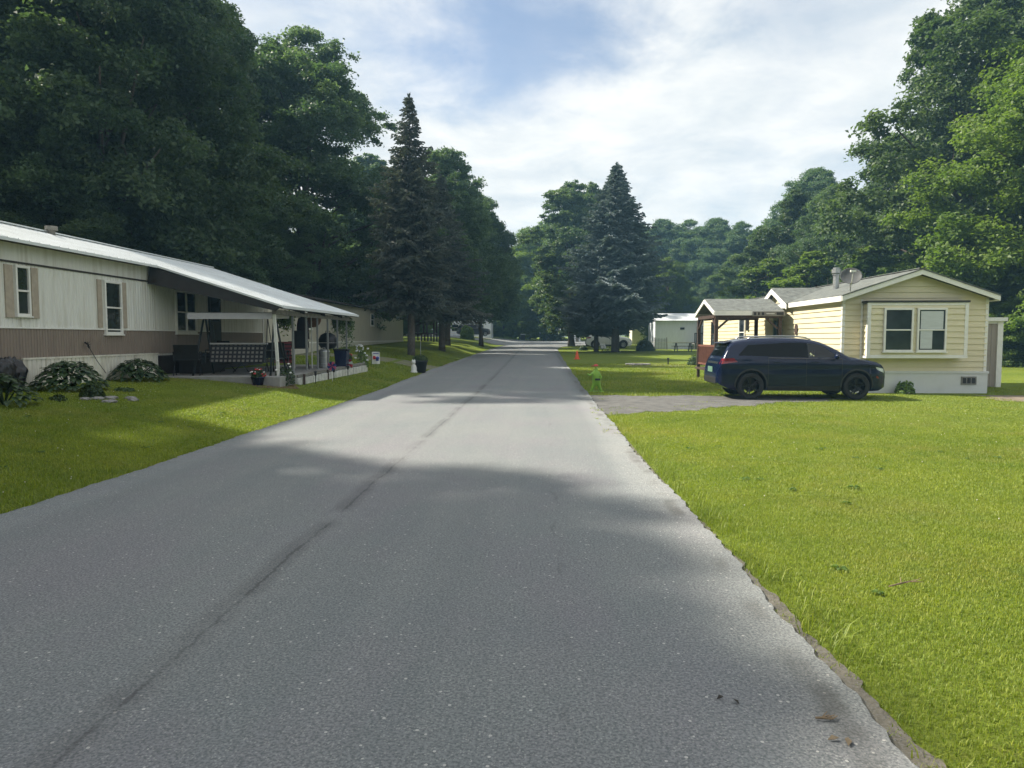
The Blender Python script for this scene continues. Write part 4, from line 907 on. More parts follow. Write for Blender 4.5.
mb = MB(); mb.lathe([(1e-4, 0), (.1, .0), (.13, .02), (.13, .04), (1e-4, .045)], 16, axis='y'); mb.v = [(-v[1]+8.98, v[0]+25.3, v[2]*1.5+1.95) for v in mb.v]; small(mb, 'wall_plaque', M['brown_wood'], 'oval dark plaque on the yellow wall beside the porch post', 'plaque')
sg = thing('porch_sign', 'long gray plank sign with dark blocks fixed along the porch fascia', 'sign', (8.2, 25.78, 2.43))
MB().box(-.62, .52, -.03, 0.015, .0, .17).build('plank', M['gray_wood'], sg)
for a, b in ((-.58, -.50), (-.44, -.38), (-.30, -.22), (.22, .46)): MB().box(a, b, -.042, -.031, .035, .135).build('sign_block', M['black_plastic'], sg)
mb = MB(); mb.box(-.14, .14, -.042, -.031, .075, .095); mb.build('sign_stripe', M['white'], sg)
# shed
S = thing('garden_shed', 'narrow tan panelled shed with white trim behind the right corner of the yellow house', 'shed', (14.4, 24.8, 0))
gz0 = gz(14.4, 24)
mb = MB(); mb.ribs(24.0, -13.55, -15.02, .05, 2.22, .2, .012) if False else None
for k in range(8): mb.box(13.5+k*.19, 13.5+k*.19+.182, 24.0, 26.2, .05, 2.2)
part(S, mb, 'panel', M['shed_panel'])
mb = MB(); mb.box(15.0, 15.17, 23.95, 26.25, .0, 2.2); mb.box(13.4, 15.17, 23.96, 23.99, 2.12, 2.2); mb.box(13.4, 15.25, 23.86, 26.3, 2.2, 2.32); part(S, mb, 'trim', M['white_trim'])

# ---- far buildings
def trailer(label, x0, x1, y0, y1, h, wm, sm, rm, name='mobile_home', rise=.5, along='y', wins=()):
    zb = min(gz(x0, y0), gz(x1, y0)); t = thing(name, label, 'mobile home', ((x0+x1)/2, (y0+y1)/2, zb))
    part(t, MB().box(x0, x1, y0, y1, zb+.65, zb+h), 'wall', M[wm])
    part(t, MB().box(x0-.02, x1+.02, y0-.02, y1+.02, zb-.5, zb+.62), 'skirt', M[sm])
    part(t, MB().box(x0-.035, x1+.035, y0-.035, y1+.035, zb+.62, zb+.70), 'belt_trim', M['white_trim'])
    mb = MB()
    if along == 'y':
        xm = (x0+x1)/2
        for xe in (x0-.25, x1+.25):
            q = [(xe, 0, zb+h), (xm, 0, zb+h+rise), (xm, 0, zb+h+rise+.06), (xe, 0, zb+h+.06)]
            mb.prism(q if xe < xm else list(reversed(q)), (0, y0-.2, 0), (0, y1+.2, 0))
    else: gable_x(mb, x0-.2, x1+.2, y0-.25, y1+.25, zb+h, zb+h+rise, .06)
    part(t, mb, 'roof', M[rm])
    for (P_, u, n, w_, h_) in wins: win(t, P_, u, n, w_, h_, .07)
    return t
tb = trailer('beige mobile home with pale skirt behind the porch posts and the spruce trunks', -16.2, -12.0, 31, 62, 2.9, 'beige_wall', 'beige_skirt', 'dark_under', wins=[((-12.0, 36, 2.1), (0, 1, 0), (1, 0, 0), 1., .9), ((-12.0, 50, 2.5), (0, 1, 0), (1, 0, 0), 1., .9)])
zb = gz(-10.8, 66)
dk = thing('entry_deck', 'raised brown wooden entry deck with a pale roof behind the left spruce trunks', 'deck', (-10.6, 66, zb))
mb = MB(); mb.box(-1.0, .9, -1, 1, .62, .74)
for x in (-.95, -.3, .3, .85): mb.box(x-.06, x+.06, -1.0, -.88, -.3, .62); mb.box(x-.06, x+.06, .88, 1.0, -.3, .62)
mb.build('platform', M['brown_wood'], dk)
for x in (-.95, -.1, .85):
    for y in (-.91, .91): MB().box(x-.07, x+.07, y-.07, y+.07, .74, 2.2).build('post', M['brown_wood'], dk)
MB().box(-1.0, .9, -.995, -.985, 1.5, 1.6).build('rail', M['brown_wood'], dk); MB().box(-.85, -.45, -.95, -.9, .8, 2.1).build('screen_panel', M['brown_wood'], dk)
mb = MB(); mb.prism([(-1.2, 0, 2.2), (1.1, 0, 2.2), (1.1, 0, 2.3), (-1.2, 0, 2.75)], (0, -1.2, 0), (0, 1.2, 0)); mb.build('roof', M['metal_roof'], dk)
trailer('white house far off at the road bend, half hidden by hanging spruce boughs', -15.5, -7.2, 104, 109, 3.1, 'white_wall', 'white_wall', 'metal_roof', 'white_house', 1.0, 'x', wins=[((-13.0, 104, 2.6), (1, 0, 0), (0, -1, 0), 1.1, 1.1), ((-9.2, 104, 2.6), (1, 0, 0), (0, -1, 0), 1.0, 1.0)])
x0 = at(655, 340, 68).x; z6 = gz(13, 68)
tw = trailer('white mobile home with pale metal roof seen left of the porch of the yellow house', x0, x0+9, 68, 72.2, 2.65, 'white_wall', 'white_wall', 'metal_roof', rise=.75, along='x')
part(tw, MB().box(x0+2.35, x0+2.75, 67.95, 68, z6+1.85, z6+2.05), 'wall_vent', M['black_plastic'])
mb = MB(); mb.box(x0+3.9, x0+4.6, 67.4, 67.98, z6+1.55, z6+2.2); ac = small(mb, 'air_conditioner', M['steel_gray'], 'gray air conditioner hanging on the white mobile home wall', 'air conditioner', bevel=.03)
fd = thing('wooden_deck', 'dark wooden deck with slatted railing before the white mobile home', 'deck', (x0+4.6, 67, z6))
mb = MB(); mb.box(-1.3, 1.6, -.9, .9, .5, .6); [mb.box(x, x+.1, -.9, -.8, -.2, .5) for x in (-1.3, 0, 1.5)]; mb.build('platform', M['gray_wood'], fd)
mb = MB(); mb.box(-1.3, 1.6, -.9, -.82, 1.45, 1.53); [mb.box(-1.3+.13*k, -1.22+.13*k, -.89, -.84, .6, 1.45) for k in range(22)]; mb.build('railing', M['black_plastic'], fd)
pt = thing('picnic_table', 'weathered picnic table on the shaded lawn before the white mobile home', 'picnic table', (at(683, 349, 62).x, 62, gz(12, 62)))
mb = MB(); [mb.box(-.85, .85, -.36+.15*k, -.23+.15*k, .70, .74) for k in range(5)]; mb.build('tabletop', M['gray_wood'], pt)
for s in (-1, 1): MB().box(-.85, .85, s*.7-.13, s*.7+.13, .42, .46).build('bench', M['gray_wood'], pt)
for s in (-1, 1):
    mb = MB(); mb.bar((s*.6, -.65, 0), (s*.6, -.15, .70), .09, .04); mb.bar((s*.6, .65, 0), (s*.6, .15, .70), .09, .04); mb.bar((s*.6, -.75, .40), (s*.6, .75, .40), .09, .04); mb.build('leg', M['gray_wood'], pt)
lp = thing('lattice_screen', 'gray lattice screen leaning beside the white mobile home skirt', 'lattice', (at(661, 349, 66).x, 66, gz(11, 66)))
mb = MB(); [mb.bar((-.5+.14*k, 0, .02), (-.5+.14*k, .25, 1.1), .03) for k in range(8)]; [mb.bar((-.52, .23*k/8, .1+k*.125), (.52, .23*k/8, .1+k*.125), .03) for k in range(8)]; mb.build('lattice', M['steel_gray'], lp)
for s in (-.56, .56): MB().bar((s, 0, 0), (s, .26, 1.14), .06).build('frame', M['gray_wood'], lp)
cs = thing('cream_shed', 'cream sided shed glimpsed between the blue spruce trunks', 'shed', (at(641, 340, 86).x, 87, gz(12, 86)))
mb = MB(); mb.box(-1.1, 1.1, -1.2, 1.2, 0, 2.2); [mb.box(-1.12, 1.12, -1.23, -1.2, .2+.25*k, .22+.25*k) for k in range(8)]; mb.build('wall', M['cream_wall'], cs)
mb = MB(); gable_x(mb, -1.3, 1.3, -1.4, 1.4, 2.2, 3.0, .08); mb.build('roof', M['shingle'], cs)
ws = thing('white_shed', 'little white gabled shed under leaves right of the pale post', 'shed', (at(577, 340, 100).x, 100, gz(5, 100)))
mb = MB(); mb.prism([(-.45, -.6, 0), (.45, -.6, 0), (.45, -.6, 1.3), (0, -.6, 1.75), (-.45, -.6, 1.3)], (0, 0, 0), (0, 1.2, 0)); mb.build('wall', M['white_wall'], ws)
mb = MB(); mb.prism([(-.65, -.75, 1.12), (0, -.75, 1.77), (.65, -.75, 1.12), (.65, -.75, 1.2), (0, -.75, 1.85), (-.65, -.75, 1.2)], (0, 0, 0), (0, 1.5, 0)); mb.build('roof', M['white_trim'], ws)
mb = MB(); mb.box(-.2, .2, -.63, -.6, 0, 1.1); mb.build('door', M['gray_wood'], ws)
pg = at(540, 340, 111); mb = MB(); mb.tube([(pg.x, 111, gz(pg.x, 111)-.3), (pg.x, 111, gz(pg.x, 111)+2.3)], [.12, .10], 10); small(mb, 'pale_post', M['white_stone'], 'pale wooden post standing alone beyond the end of the road', 'post', smooth=True)
tbn = thing('trash_bin', 'dark wheeled trash bin with pale lid beyond the road end', 'trash bin', (at(523, 339, 111).x, 111, gz(-3, 111)))
mb = MB(); mb.prism([(-.28, -.32, .05), (.28, -.32, .05), (.36, -.38, .95), (-.36, -.38, .95)], (0, 0, 0), (0, .7, 0)); mb.build('bin_body', M['blue'] if False else M['black_plastic'], tbn)
mb = MB(); mb.box(-.40, .40, -.42, .40, .95, 1.06); mb.build('lid', M['white'], tbn)
for s in (-1, 1): MB().lathe([(1e-4, s*.3-.03), (.12, s*.3-.03), (.12, s*.3+.03), (1e-4, s*.3+.03)], 12, (0, .3, .12)).build('wheel', M['tyre'], tbn)
fn = thing('low_fence', 'low brown slat fence in the shade beyond the road end', 'fence', (at(548, 340, 113).x, 113, gz(1, 113)))
mb = MB(); [mb.box(-.9+.17*k, -.77+.17*k, -.02, .02, .05, .85) for k in range(11)]; mb.build('slat_panel', M['gray_wood'], fn)
mb = MB(); [mb.box(x, x+.09, .03, .12, -.1, .95) for x in (-.95, 0, .9)]; mb.box(-.95, .99, .025, .06, .6, .7); mb.build('fence_frame', M['gray_wood'], fn)
# ------------------------------------------------------------------ cars
def make_suv(name, label, paint, rimm, loc, rz, scale=1.):
    root = thing(name, label, 'car', loc, rz)
    LX = [0, .02, .06, .12, .17, .27, .38, .5, .7, 1.0, 1.6, 2.2, 2.6, 2.85, 3.1, 3.35, 3.58, 3.75, 4.0, 4.3, 4.45, 4.55, 4.63, 4.67]
    ZT = [.60, .74, .90, 1.04, 1.12, 1.31, 1.49, 1.545, 1.585, 1.615, 1.635, 1.625, 1.585, 1.515, 1.405, 1.27, 1.135, 1.105, 1.065, 1.0, .945, .87, .74, .60]
    ZB = np.interp
    def zt(x): return float(np.interp(x, LX, ZT))
    def zb(x): return float(np.interp(x, [0, .1, .35, .6, 4.1, 4.4, 4.67], [.46, .38, .27, .24, .22, .24, .36]))
    def w(x): return float(np.interp(x, [0, .04, .12, .3, .7, 1.2, 3.6, 4.1, 4.35, 4.5, 4.6, 4.67], [.70, .78, .845, .885, .915, .925, .925, .905, .86, .78, .69, .56]))
    def belt(x): return 1.07+.022*(3.6-x)
    def ys(x, z):
        y = w(x)
        if z < .62: y -= .07*((.62-z)/.4)**2
        else: y -= .02*(min(z, belt(x))-.62)/.45
        y += .014*math.exp(-((z-.93)/.045)**2)-.012*math.exp(-((z-.52)/.08)**2)
        if z > belt(x): y -= .022+(z-belt(x))*.37
        return y
    def yr(x): r = .085; return max(.05, ys(x, zt(x)-.0)-r)
    def sidey(x, z):
        r = .085; y = ys(x, z); q = (z-(zt(x)-r))/r
        return y-r*(1-math.sqrt(max(0, 1-q*q))) if q > 0 else y
    def topz(x, y): return zt(x)+.028*(1-(y/max(.05, yr(x)))**2)*(1 if x > .3 else .2)
    X = np.array(sorted(set(list(np.linspace(.18, 4.4, 86))+list(np.linspace(0, .18, 9))+list(np.linspace(4.4, 4.67, 12))))); NZ = 22; NT = 10
    ring = []
    for x in X:
        a, b = zb(x), zt(x); q = []
        for t in np.linspace(0, 1, NZ): z = a+(b-a)*t**.9; q.append((x, -sidey(x, z), z))
        for t in np.linspace(-1, 1, NT+2)[1:-1]: y = yr(x)*t; q.append((x, y, topz(x, y)))
        for t in np.linspace(1, 0, NZ): z = a+(b-a)*t**.9; q.append((x, sidey(x, z), z))
        ring.append(q)
    n = len(ring[0]); mb = MB(); V = [p for q in ring for p in q]
    F = [(i*n+k, (i+1)*n+k, (i+1)*n+(k+1) % n, i*n+(k+1) % n) for i in range(len(X)-1) for k in range(n)]
    F += [tuple(reversed(range(n))), tuple(range((len(X)-1)*n, len(X)*n))]
    mb.add(V, [tuple(reversed(f)) for f in F])
    def fixn(o):
        bm = bmesh.new(); bm.from_mesh(o.data); bmesh.ops.recalc_face_normals(bm, faces=bm.faces); bm.to_mesh(o.data); bm.free()
    slots = [M[paint], M['black_plastic']]
    body = mb.build('body_tmp', slots); fixn(body); cut = []
    WX, WZ, WR = (.91, 3.76), .355, .355
    for wx in WX:
        for s in (-1, 1):
            c = MB(); c.m = 1; c.lathe([(1e-4, s*.52), (.415, s*.52), (.415, s*1.2), (1e-4, s*1.2)], 40, (wx, 0, WZ+.02), 'y'); o = c.build('cut', slots); fixn(o); cut.append(o)
    FW = [(2.45, 1.12), (3.30, 1.115), (2.80, 1.46), (2.45, 1.50)]
    c = MB(); c.m = 1; c.prism([(x, -1.1, z) for x, z in FW], (0, 0, 0), (0, 2.2, 0)); o = c.build('cut', slots); fixn(o); cut.append(o)
    WS = [(2.86, -.56), (3.50, -.66), (3.50, .66), (2.86, .56)]
    for o in cut:
        md = body.modifiers.new('b', 'BOOLEAN'); md.operation = 'DIFFERENCE'; md.object = o; md.solver = 'EXACT'
    bpy.context.view_layer.update(); dg = bpy.context.evaluated_depsgraph_get()
    me = bpy.data.meshes.new_from_object(body.evaluated_get(dg)); me.name = 'body'
    for o in [body]+cut: bpy.data.objects.remove(o)
    me.polygons.foreach_set('use_smooth', [True]*len(me.polygons)); me.set_sharp_from_angle(angle=R(38))
    link('body', me, root)
    def patch(name, quad, m, off=.006, nu=12, nv=8, parent=None, sides=(-1, 1)):
        mbp = MB()
        for s in sides:
            vs = []
            for j in range(nv+1):
                for i in range(nu+1):
                    u, v = i/nu, j/nv; p = [quad[0][k]*(1-u)*(1-v)+quad[1][k]*u*(1-v)+quad[2][k]*u*v+quad[3][k]*(1-u)*v for k in (0, 1)]
                    vs.append((p[0], s*(sidey(p[0], p[1])+off), p[1]))
            fs = [(j*(nu+1)+i, j*(nu+1)+i+1, (j+1)*(nu+1)+i+1, (j+1)*(nu+1)+i) for j in range(nv) for i in range(nu)]
            mbp.add(vs, fs if s < 0 else [tuple(reversed(f)) for f in fs])
        return mbp.build(name, m, parent or root, True)
    def tpatch(name, x0, x1, f0, f1, m, off=.008, nu=10, nv=8, parent=None):
        mbp = MB(); vs = []
        for i in range(nu+1):
            x = x0+(x1-x0)*i/nu
            for j in range(nv+1):
                y = yr(x)*(f0+(f1-f0)*j/nv); e = .004; sl = (zt(x+e)-zt(x-e))/(2*e); nn = Vector((-sl, 0, 1)).normalized()*off
                vs.append((x+nn.x, y, topz(x, y)+nn.z))
        fs = [(i*(nv+1)+j, (i+1)*(nv+1)+j, (i+1)*(nv+1)+j+1, i*(nv+1)+j+1) for i in range(nu) for j in range(nv)]
        mbp.add(vs, fs); return mbp.build(name, m, parent or root, True)
    # each pane of glass
    patch('window_surround', [(.60, 1.145), (3.36, 1.09), (2.72, 1.535), (.92, 1.525)][:4], M['black_plastic'], .002, 40, 8) if False else None
    for s in (-1, 1):
        patch('side_window', FW, M['clear_glass'], .0, sides=(s,))
        patch('side_window', [(1.40, 1.145), (2.32, 1.13), (2.32, 1.515), (1.80, 1.515)], M['car_glass'], .005, sides=(s,))
        patch('quarter_window', [(.56, 1.175), (1.27, 1.155), (1.62, 1.49), (.84, 1.455)], M['car_glass'], .005, sides=(s,))
        patch('pillar_cover', [(1.272, 1.155), (1.398, 1.146), (1.798, 1.513), (1.622, 1.49)], M['car_glass'], .004, sides=(s,))
        patch('pillar_cover', [(2.322, 1.13), (2.448, 1.12), (2.448, 1.50), (2.322, 1.513)], M['car_glass'], .004, sides=(s,))
        patch('taillight', [(.075, .94), (.54, 1.00), (.44, 1.10), (.14, 1.09)], M['tail'], .008, sides=(s,))
        patch('headlight', [(4.30, .80), (4.56, .70), (4.52, .82), (4.26, .875)], M['head'], .006, sides=(s,))
        patch('side_marker', [(4.28, .585), (4.36, .56), (4.36, .60), (4.29, .64)], M['tail'], .006, 4, 3, sides=(s,))
        for xa in (1.36, 2.385, 3.34):
            patch('door_seam', [(xa, .36), (xa+.012, .36), (xa+.012, 1.11), (xa, 1.11)], M['black_plastic'], .0025, 1, 20, sides=(s,))
        patch('door_trim', [(1.38, 1.10), (3.36, 1.072), (3.34, 1.092), (1.36, 1.125)], M['black_plastic'], .006, 24, 1, sides=(s,))
        patch('cladding', [(1.36, .235), (3.30, .23), (3.30, .36), (1.36, .36)], M['black_plastic'], .010, 24, 4, sides=(s,))
        for xh in (1.50, 2.50):
            h = MB(); y = s*(sidey(xh, 1.0)+.022); h.bar((xh, y, 1.005), (xh+.2, y, 1.0), .025, .03); h.build('door_handle', M[paint], root, bevel=.008)
        # wheel-arch lips
        for wx in WX:
            mbp = MB(); vs = []; nn = 28
            for i in range(nn+1):
                a = R(-6)+R(192)*i/nn
                for rr in (.408, .452):
                    x, z = wx+rr*math.cos(a), WZ+.02+rr*math.sin(a); vs.append((x, s*(sidey(max(.03, x), max(.24, z))+.010), z))
            fs = [(2*i, 2*i+1, 2*i+3, 2*i+2) for i in range(nn)]; mbp.add(vs, fs if s < 0 else [tuple(reversed(f)) for f in fs]); mbp.build('arch_trim', M['black_plastic'], root, True)
        # mirror
        h = MB(); y0 = sidey(3.18, 1.1); h.bar((3.2, s*(y0-.03), 1.11), (3.17, s*(y0+.09), 1.13), .05, .05); h.ball((0, 0, 0), 1, 8); k = len(h.v)
        c0 = k-(len(h.v)-8); h.v = h.v[:8]+[(3.15+v[0]*.06, s*(y0+.15)+v[1]*.105, 1.15+v[2]*.075) for v in h.v[8:]]; h.build('mirror', M[paint], root, True)
        h = MB(); pts = [(x, s*(yr(x)-.02), zt(x)+(.055 if 0 < i < 6 else .0)) for i, x in enumerate((.85, .98, 1.4, 1.8, 2.2, 2.45, 2.6))]; h.tube(pts, [.014, .02, .022, .022, .022, .02, .012], 6); h.build('roof_rail', M['silver_rail'], root, True)
    tpatch('windshield', 2.74, 3.50, -.90, .90, M['car_glass']); tpatch('rear_window', .185, .355, -.86, .86, M['car_glass'])
    tpatch('grille', 4.56, 4.655, -.72, .72, M['black_plastic']); tpatch('tailgate_trim', .075, .098, -.8, .8, M['chrome'])
    h = MB(); h.prism([(.25, 0, 1.485), (.40, 0, 1.515), (.46, 0, 1.56), (.26, 0, 1.515)], (0, -.62, 0), (0, .62, 0)); h.build('spoiler', M[paint], root, bevel=.01)
    h = MB(); h.bar((.012, -.26, .78), (.012, .26, .78), .015, .15); h.build('license_plate', M['plate'], root)
    h = MB(); h.bar((.02, -.66, .50), (.02, .66, .50), .05, .18); h.bar((4.64, -.5, .42), (4.64, .5, .42), .06, .16); h.build('bumper_trim', M['black_plastic'], root, bevel=.02)
    h = MB()
    for s in (-1, 1):
        h.bar((.035, s*.5, .62), (.035, s*.66, .62), .03, .035)
    h.build('reflector', M['tail'], root)
    # seats and steering wheel seen through the front window
    h = MB()
    for s in (-1, 1): h.box(2.46, 2.60, s*.36-.2, s*.36+.2, 1.12, 1.30); h.box(2.48, 2.58, s*.36-.12, s*.36+.12, 1.31, 1.46)
    h.build('seat', M['black_plastic'], root, bevel=.03)
    h = MB(); h.tube([(2.98+.06*math.sin(t), .36+.17*math.cos(t), 1.16+.14*math.sin(t)) for t in np.linspace(0, 6.283, 20)], .015, 6, False); h.build('steering_wheel', M['black_plastic'], root)
    # wheels
    tm = MB(); tm.lathe([(.235, -.10), (.30, -.118), (.335, -.112), (.352, -.09), (.355, 0), (.352, .09), (.335, .112), (.30, .118), (.235, .10), (.235, -.10)], 36, axis='y'); tme = tm.mesh('tyre', M['tyre'], True)
    rm = MB(); rm.lathe([(.242, -.10), (.238, -.118), (.222, -.118), (.215, -.06), (.215, .08)], 32, axis='y'); rm.lathe([(1e-4, -.10), (.035, -.10), (.05, -.085), (.05, .0)], 16, axis='y')
    for k in range(10):
        a = 2*math.pi*(k//2)/5+(.17 if k % 2 else -.17); b = 2*math.pi*(k//2)/5+(.09 if k % 2 else -.09)
        rm.bar((.045*math.cos(b), -.085, .045*math.sin(b)), (.222*math.cos(a), -.10, .222*math.sin(a)), .03, .03)
    rm.lathe([(1e-4, .02), (.16, .02), (.16, .03), (1e-4, .03)], 20, axis='y'); rme = rm.mesh('rim', M[rimm])
    for wx in WX:
        for s in (-1, 1):
            wh = bpy.data.objects.new('wheel', tme); COL.objects.link(wh); wh.parent = root; wh.location = (wx, s*.79, WZ); wh.rotation_euler = (0, 0, 0 if s < 0 else math.pi)
            rr = bpy.data.objects.new('rim', rme); COL.objects.link(rr); rr.parent = wh; rr.rotation_euler = (0, random.uniform(0, 6), 0)
    root.scale = (scale*.972, scale, scale); return root
make_suv('parked_car', 'dark navy blue SUV parked on gravel before the yellow house', 'navy_paint', 'rim', (4.74, 20.02, .012), 0)
p = at(586, 345, 71); make_suv('parked_car', 'white SUV parked in the shade behind the blue spruce trunks', 'white_paint', 'rim_silver', (p.x-.05, 71, gz(5, 71)+.01), 0)
p = at(458, 335, 97); make_suv('parked_car', 'dark far car behind the round bush at the road bend', 'black_paint', 'rim_silver', (p.x, 97, gz(p.x, 97)+.03), R(25))

# ------------------------------------------------------------------ yard things, left porch
zs = .615
# glider swing with canopy
gx, gy = -8.45, 19.75
SW = thing('porch_swing', 'canopied porch swing with dark checked cushions under the white porch roof', 'porch swing', (gx, gy, zs))
for s in (-1, 1):
    mb = MB(); mb.tube([(s*1.08, -.62, 0), (s*1.0, -.03, 1.66)], .03, 8); mb.tube([(s*1.08, .62, 0), (s*1.0, .03, 1.66)], .03, 8); mb.tube([(s*1.06, -.45, .45), (s*1.06, .45, .45)], .02, 6); mb.build('side_frame', M['dark_green_metal'], SW, True)
mb = MB(); mb.tube([(-1.02, 0, 1.64), (1.02, 0, 1.64)], .026, 8)
for s in (-1, 1): mb.tube([(s*.8, 0, 1.62), (s*.8, -.2, .55)], .012, 5); mb.tube([(s*.8, 0, 1.62), (s*.8, .2, .95)], .012, 5)
mb.build('top_bar', M['dark_green_metal'], SW)
mb = MB(); vs = [(-1.15, -.72, 1.55), (1.15, -.72, 1.55), (1.2, -.62, 1.72), (-1.2, -.62, 1.72), (-1.2, .62, 1.78), (1.2, .62, 1.78), (1.15, .72, 1.60), (-1.15, .72, 1.60)]
mb.add(vs, [(0, 1, 2, 3), (3, 2, 5, 4), (4, 5, 6, 7), (0, 3, 4, 7), (1, 6, 5, 2), (0, 7, 6, 1)]); mb.build('canopy', M['canopy_cloth'], SW)
mb = MB(); mb.prism([(-.78, -.16, .86), (-.78, -.30, .36), (-.78, -.22, .34), (-.78, -.06, .84)], (0, 0, 0), (1.56, 0, 0)); mb.build('back_cushion', M['checked'], SW, bevel=.03)
mb = MB(); mb.box(-.8, .8, -.2, .0, .85, .90); mb.build('cushion_edge', M['canopy_cloth'], SW, bevel=.02)
mb = MB(); mb.box(-.78, .78, -.25, .42, .34, .44); mb.build('seat', M['dark_under'], SW, bevel=.03)
mb = MB(); mb.tube([(.84, -.35, .35), (.84, -.35, .7), (.84, .35, .68)], .02, 6); mb.tube([(-.84, -.35, .35), (-.84, -.35, .7), (-.84, .35, .68)], .02, 6); mb.build('armrest', M['dark_green_metal'], SW)
# folding chairs
def chair(name, label, x, y, z, rz, m, seat_h=.42, back_h=.95, wd=.5, stripes=None, group=None):
    t = thing(name, label, 'chair', (x, y, z), rz, group); h = wd/2
    MB().box(-h, h, -.24, .22, seat_h-.03, seat_h).build('seat', m, t, bevel=.01)
    mb = MB(); mb.prism([(-h, .20, seat_h), (-h, .24, seat_h), (-h, .42, back_h), (-h, .38, back_h)], (0, 0, 0), (wd, 0, 0)); b = mb.build('backrest', m, t, bevel=.01)
    if stripes:
        mb = MB()
        for k in range(5):
            f0, f1 = .1+.18*k, .17+.18*k; a = [(-h-.003, .197+.18*f, seat_h+(back_h-seat_h)*f) for f in (f0, f1)]; mb.prism([a[0], (a[0][0], a[0][1]+.05, a[0][2]), (a[1][0], a[1][1]+.05, a[1][2]), a[1]], (0, 0, 0), (wd+.006, 0, 0))
        mb.build('stripe', stripes, b)
    for s in (-1, 1):
        for (ya, yb) in ((-.26, .16), (.3, -.2)):
            MB().tube([(s*(h+.02), ya, 0), (s*(h+.02), yb, seat_h+.0)], .014, 6).build('leg', M['black_metal'], t)
        mb = MB(); mb.tube([(s*(h+.02), .25, seat_h), (s*(h+.02), .25, seat_h+.2), (s*(h+.02), -.24, seat_h+.2), (s*(h+.02), -.24, seat_h)], .016, 6); mb.build('armrest', M['black_metal'], t)
    return t
chair('folding_chair', 'dark folding chair on the patio between the hosta and the swing', -9.75, 19.3, zs, R(200), M['black_plastic'], .45, .85, .62)
chair('patio_chair', 'dark red striped patio chair right of the white leaning porch post', at(283, 360, 21.6).x, 21.6, zs, R(20), M['red_cloth'], .30, .92, .52, M['dark_red'])
chair('high_chair', 'tall black directors chair behind the porch posts right of the red chair', at(299, 360, 22.8).x, 22.8, zs, R(10), M['black_plastic'], .72, 1.28, .5)
px_ = at(300, 340, 23.6); PS = thing('plant_stand', 'white two-rail stand with a dark coat on it behind the porch posts', 'stand', (px_.x, 23.9, zs))
mb = MB(); [mb.tube([(x, 0, 0), (x, 0, 1.75)], .02, 6) for x in (-.3, .3)]; [mb.tube([(-.3, 0, z), (.3, 0, z)], .018, 6) for z in (.98, 1.24, 1.74)]; mb.build('rail_frame', M['white_metal'], PS)
mb = MB(); mb.lathe([(.03, 1.76), (.13, 1.70), (.17, 1.5), (.18, 1.2), (.19, 1.0), (.15, 1.0), (1e-3, 1.6)], 12); mb.v = [(v[0]*1.2, v[1]*.55, v[2]) for v in mb.v]; mb.build('coat', M['dark_red'], PS, True)
chair('folding_chair', 'dark folding chair behind the porch swing beside the trailer door', -9.3, 21.3, zs, R(150), M['black_plastic'], .45, .95, .58)
chair('folding_chair', 'dark folding chair at the right end behind the porch swing', -8.1, 21.6, zs, R(190), M['black_plastic'], .45, .9, .58)
SB = thing('added_dark_box', 'long black box, added to darken the porch, against the trailer wall under the porch windows', 'storage box', (-10.15, 21.0, zs))  # black box added to deepen the dark porch behind the swing
MB().box(-.35, .35, -.75, .75, 0, .52).build('box_body', M['black_plastic'], SB, bevel=.02); MB().box(-.38, .38, -.78, .78, .525, .59).build('lid', M['black_plastic'], SB, bevel=.02)
# kettle grill and metal can
q = at(324, 362, 24.6); GR = thing('kettle_grill', 'black dome-lidded grill behind the porch posts', 'grill', (q.x, 25.1, zs))
mb = MB(); mb.lathe([(1e-3, .62), (.25, .68), (.33, .82), (.33, .86), (1e-3, .86)], 20); mb.build('bowl', M['black_metal'], GR, True)
mb = MB(); mb.lathe([(.335, .87), (.33, .98), (.25, 1.14), (.1, 1.22), (1e-3, 1.23)], 20); mb.tube([(-.08, 0, 1.22), (-.08, 0, 1.28), (.08, 0, 1.28), (.08, 0, 1.22)], .012, 6); mb.build('lid', M['black_metal'], GR, True)
for k in range(3): a = k*2.09; MB().tube([(.2*math.cos(a), .2*math.sin(a), .68), (.34*math.cos(a), .34*math.sin(a), 0)], .014, 6).build('leg', M['black_metal'], GR)
q = at(322, 362, 24.2); CN = thing('metal_can', 'ribbed galvanised metal can in front of the dome grill', 'can', (q.x, 24.4, zs))
mb = MB(); mb.lathe([(1e-3, 0), (.17, 0), (.18, .12), (.19, .13), (.19, .15), (.18, .16), (.19, .34), (.2, .35), (.2, .37), (.19, .38), (.2, .55), (.21, .56), (1e-3, .56)], 24); mb.build('can_body', M['galv'], CN)
mb = MB(); mb.lathe([(.22, .555), (.22, .59), (.12, .64), (1e-3, .65)], 24); mb.tube([(-.06, 0, .64), (-.05, 0, .70), (.05, 0, .70), (.06, 0, .64)], .01, 6); mb.build('lid', M['galv'], CN, True)
bx = thing('dark_bin', 'dark blue plastic bin right of the galvanised can', 'bin', (q.x+.5, 24.9, zs))
mb = MB(); mb.prism([(-.18, -.18, 0), (.18, -.18, 0), (.23, -.22, .6), (-.23, -.22, .6)], (0, 0, 0), (0, .4, 0)); mb.build('bin_body', M['blue_pot'], bx, bevel=.02); MB().box(-.25, .25, -.24, .22, .6, .65).build('lid', M['black_plastic'], bx, bevel=.01)
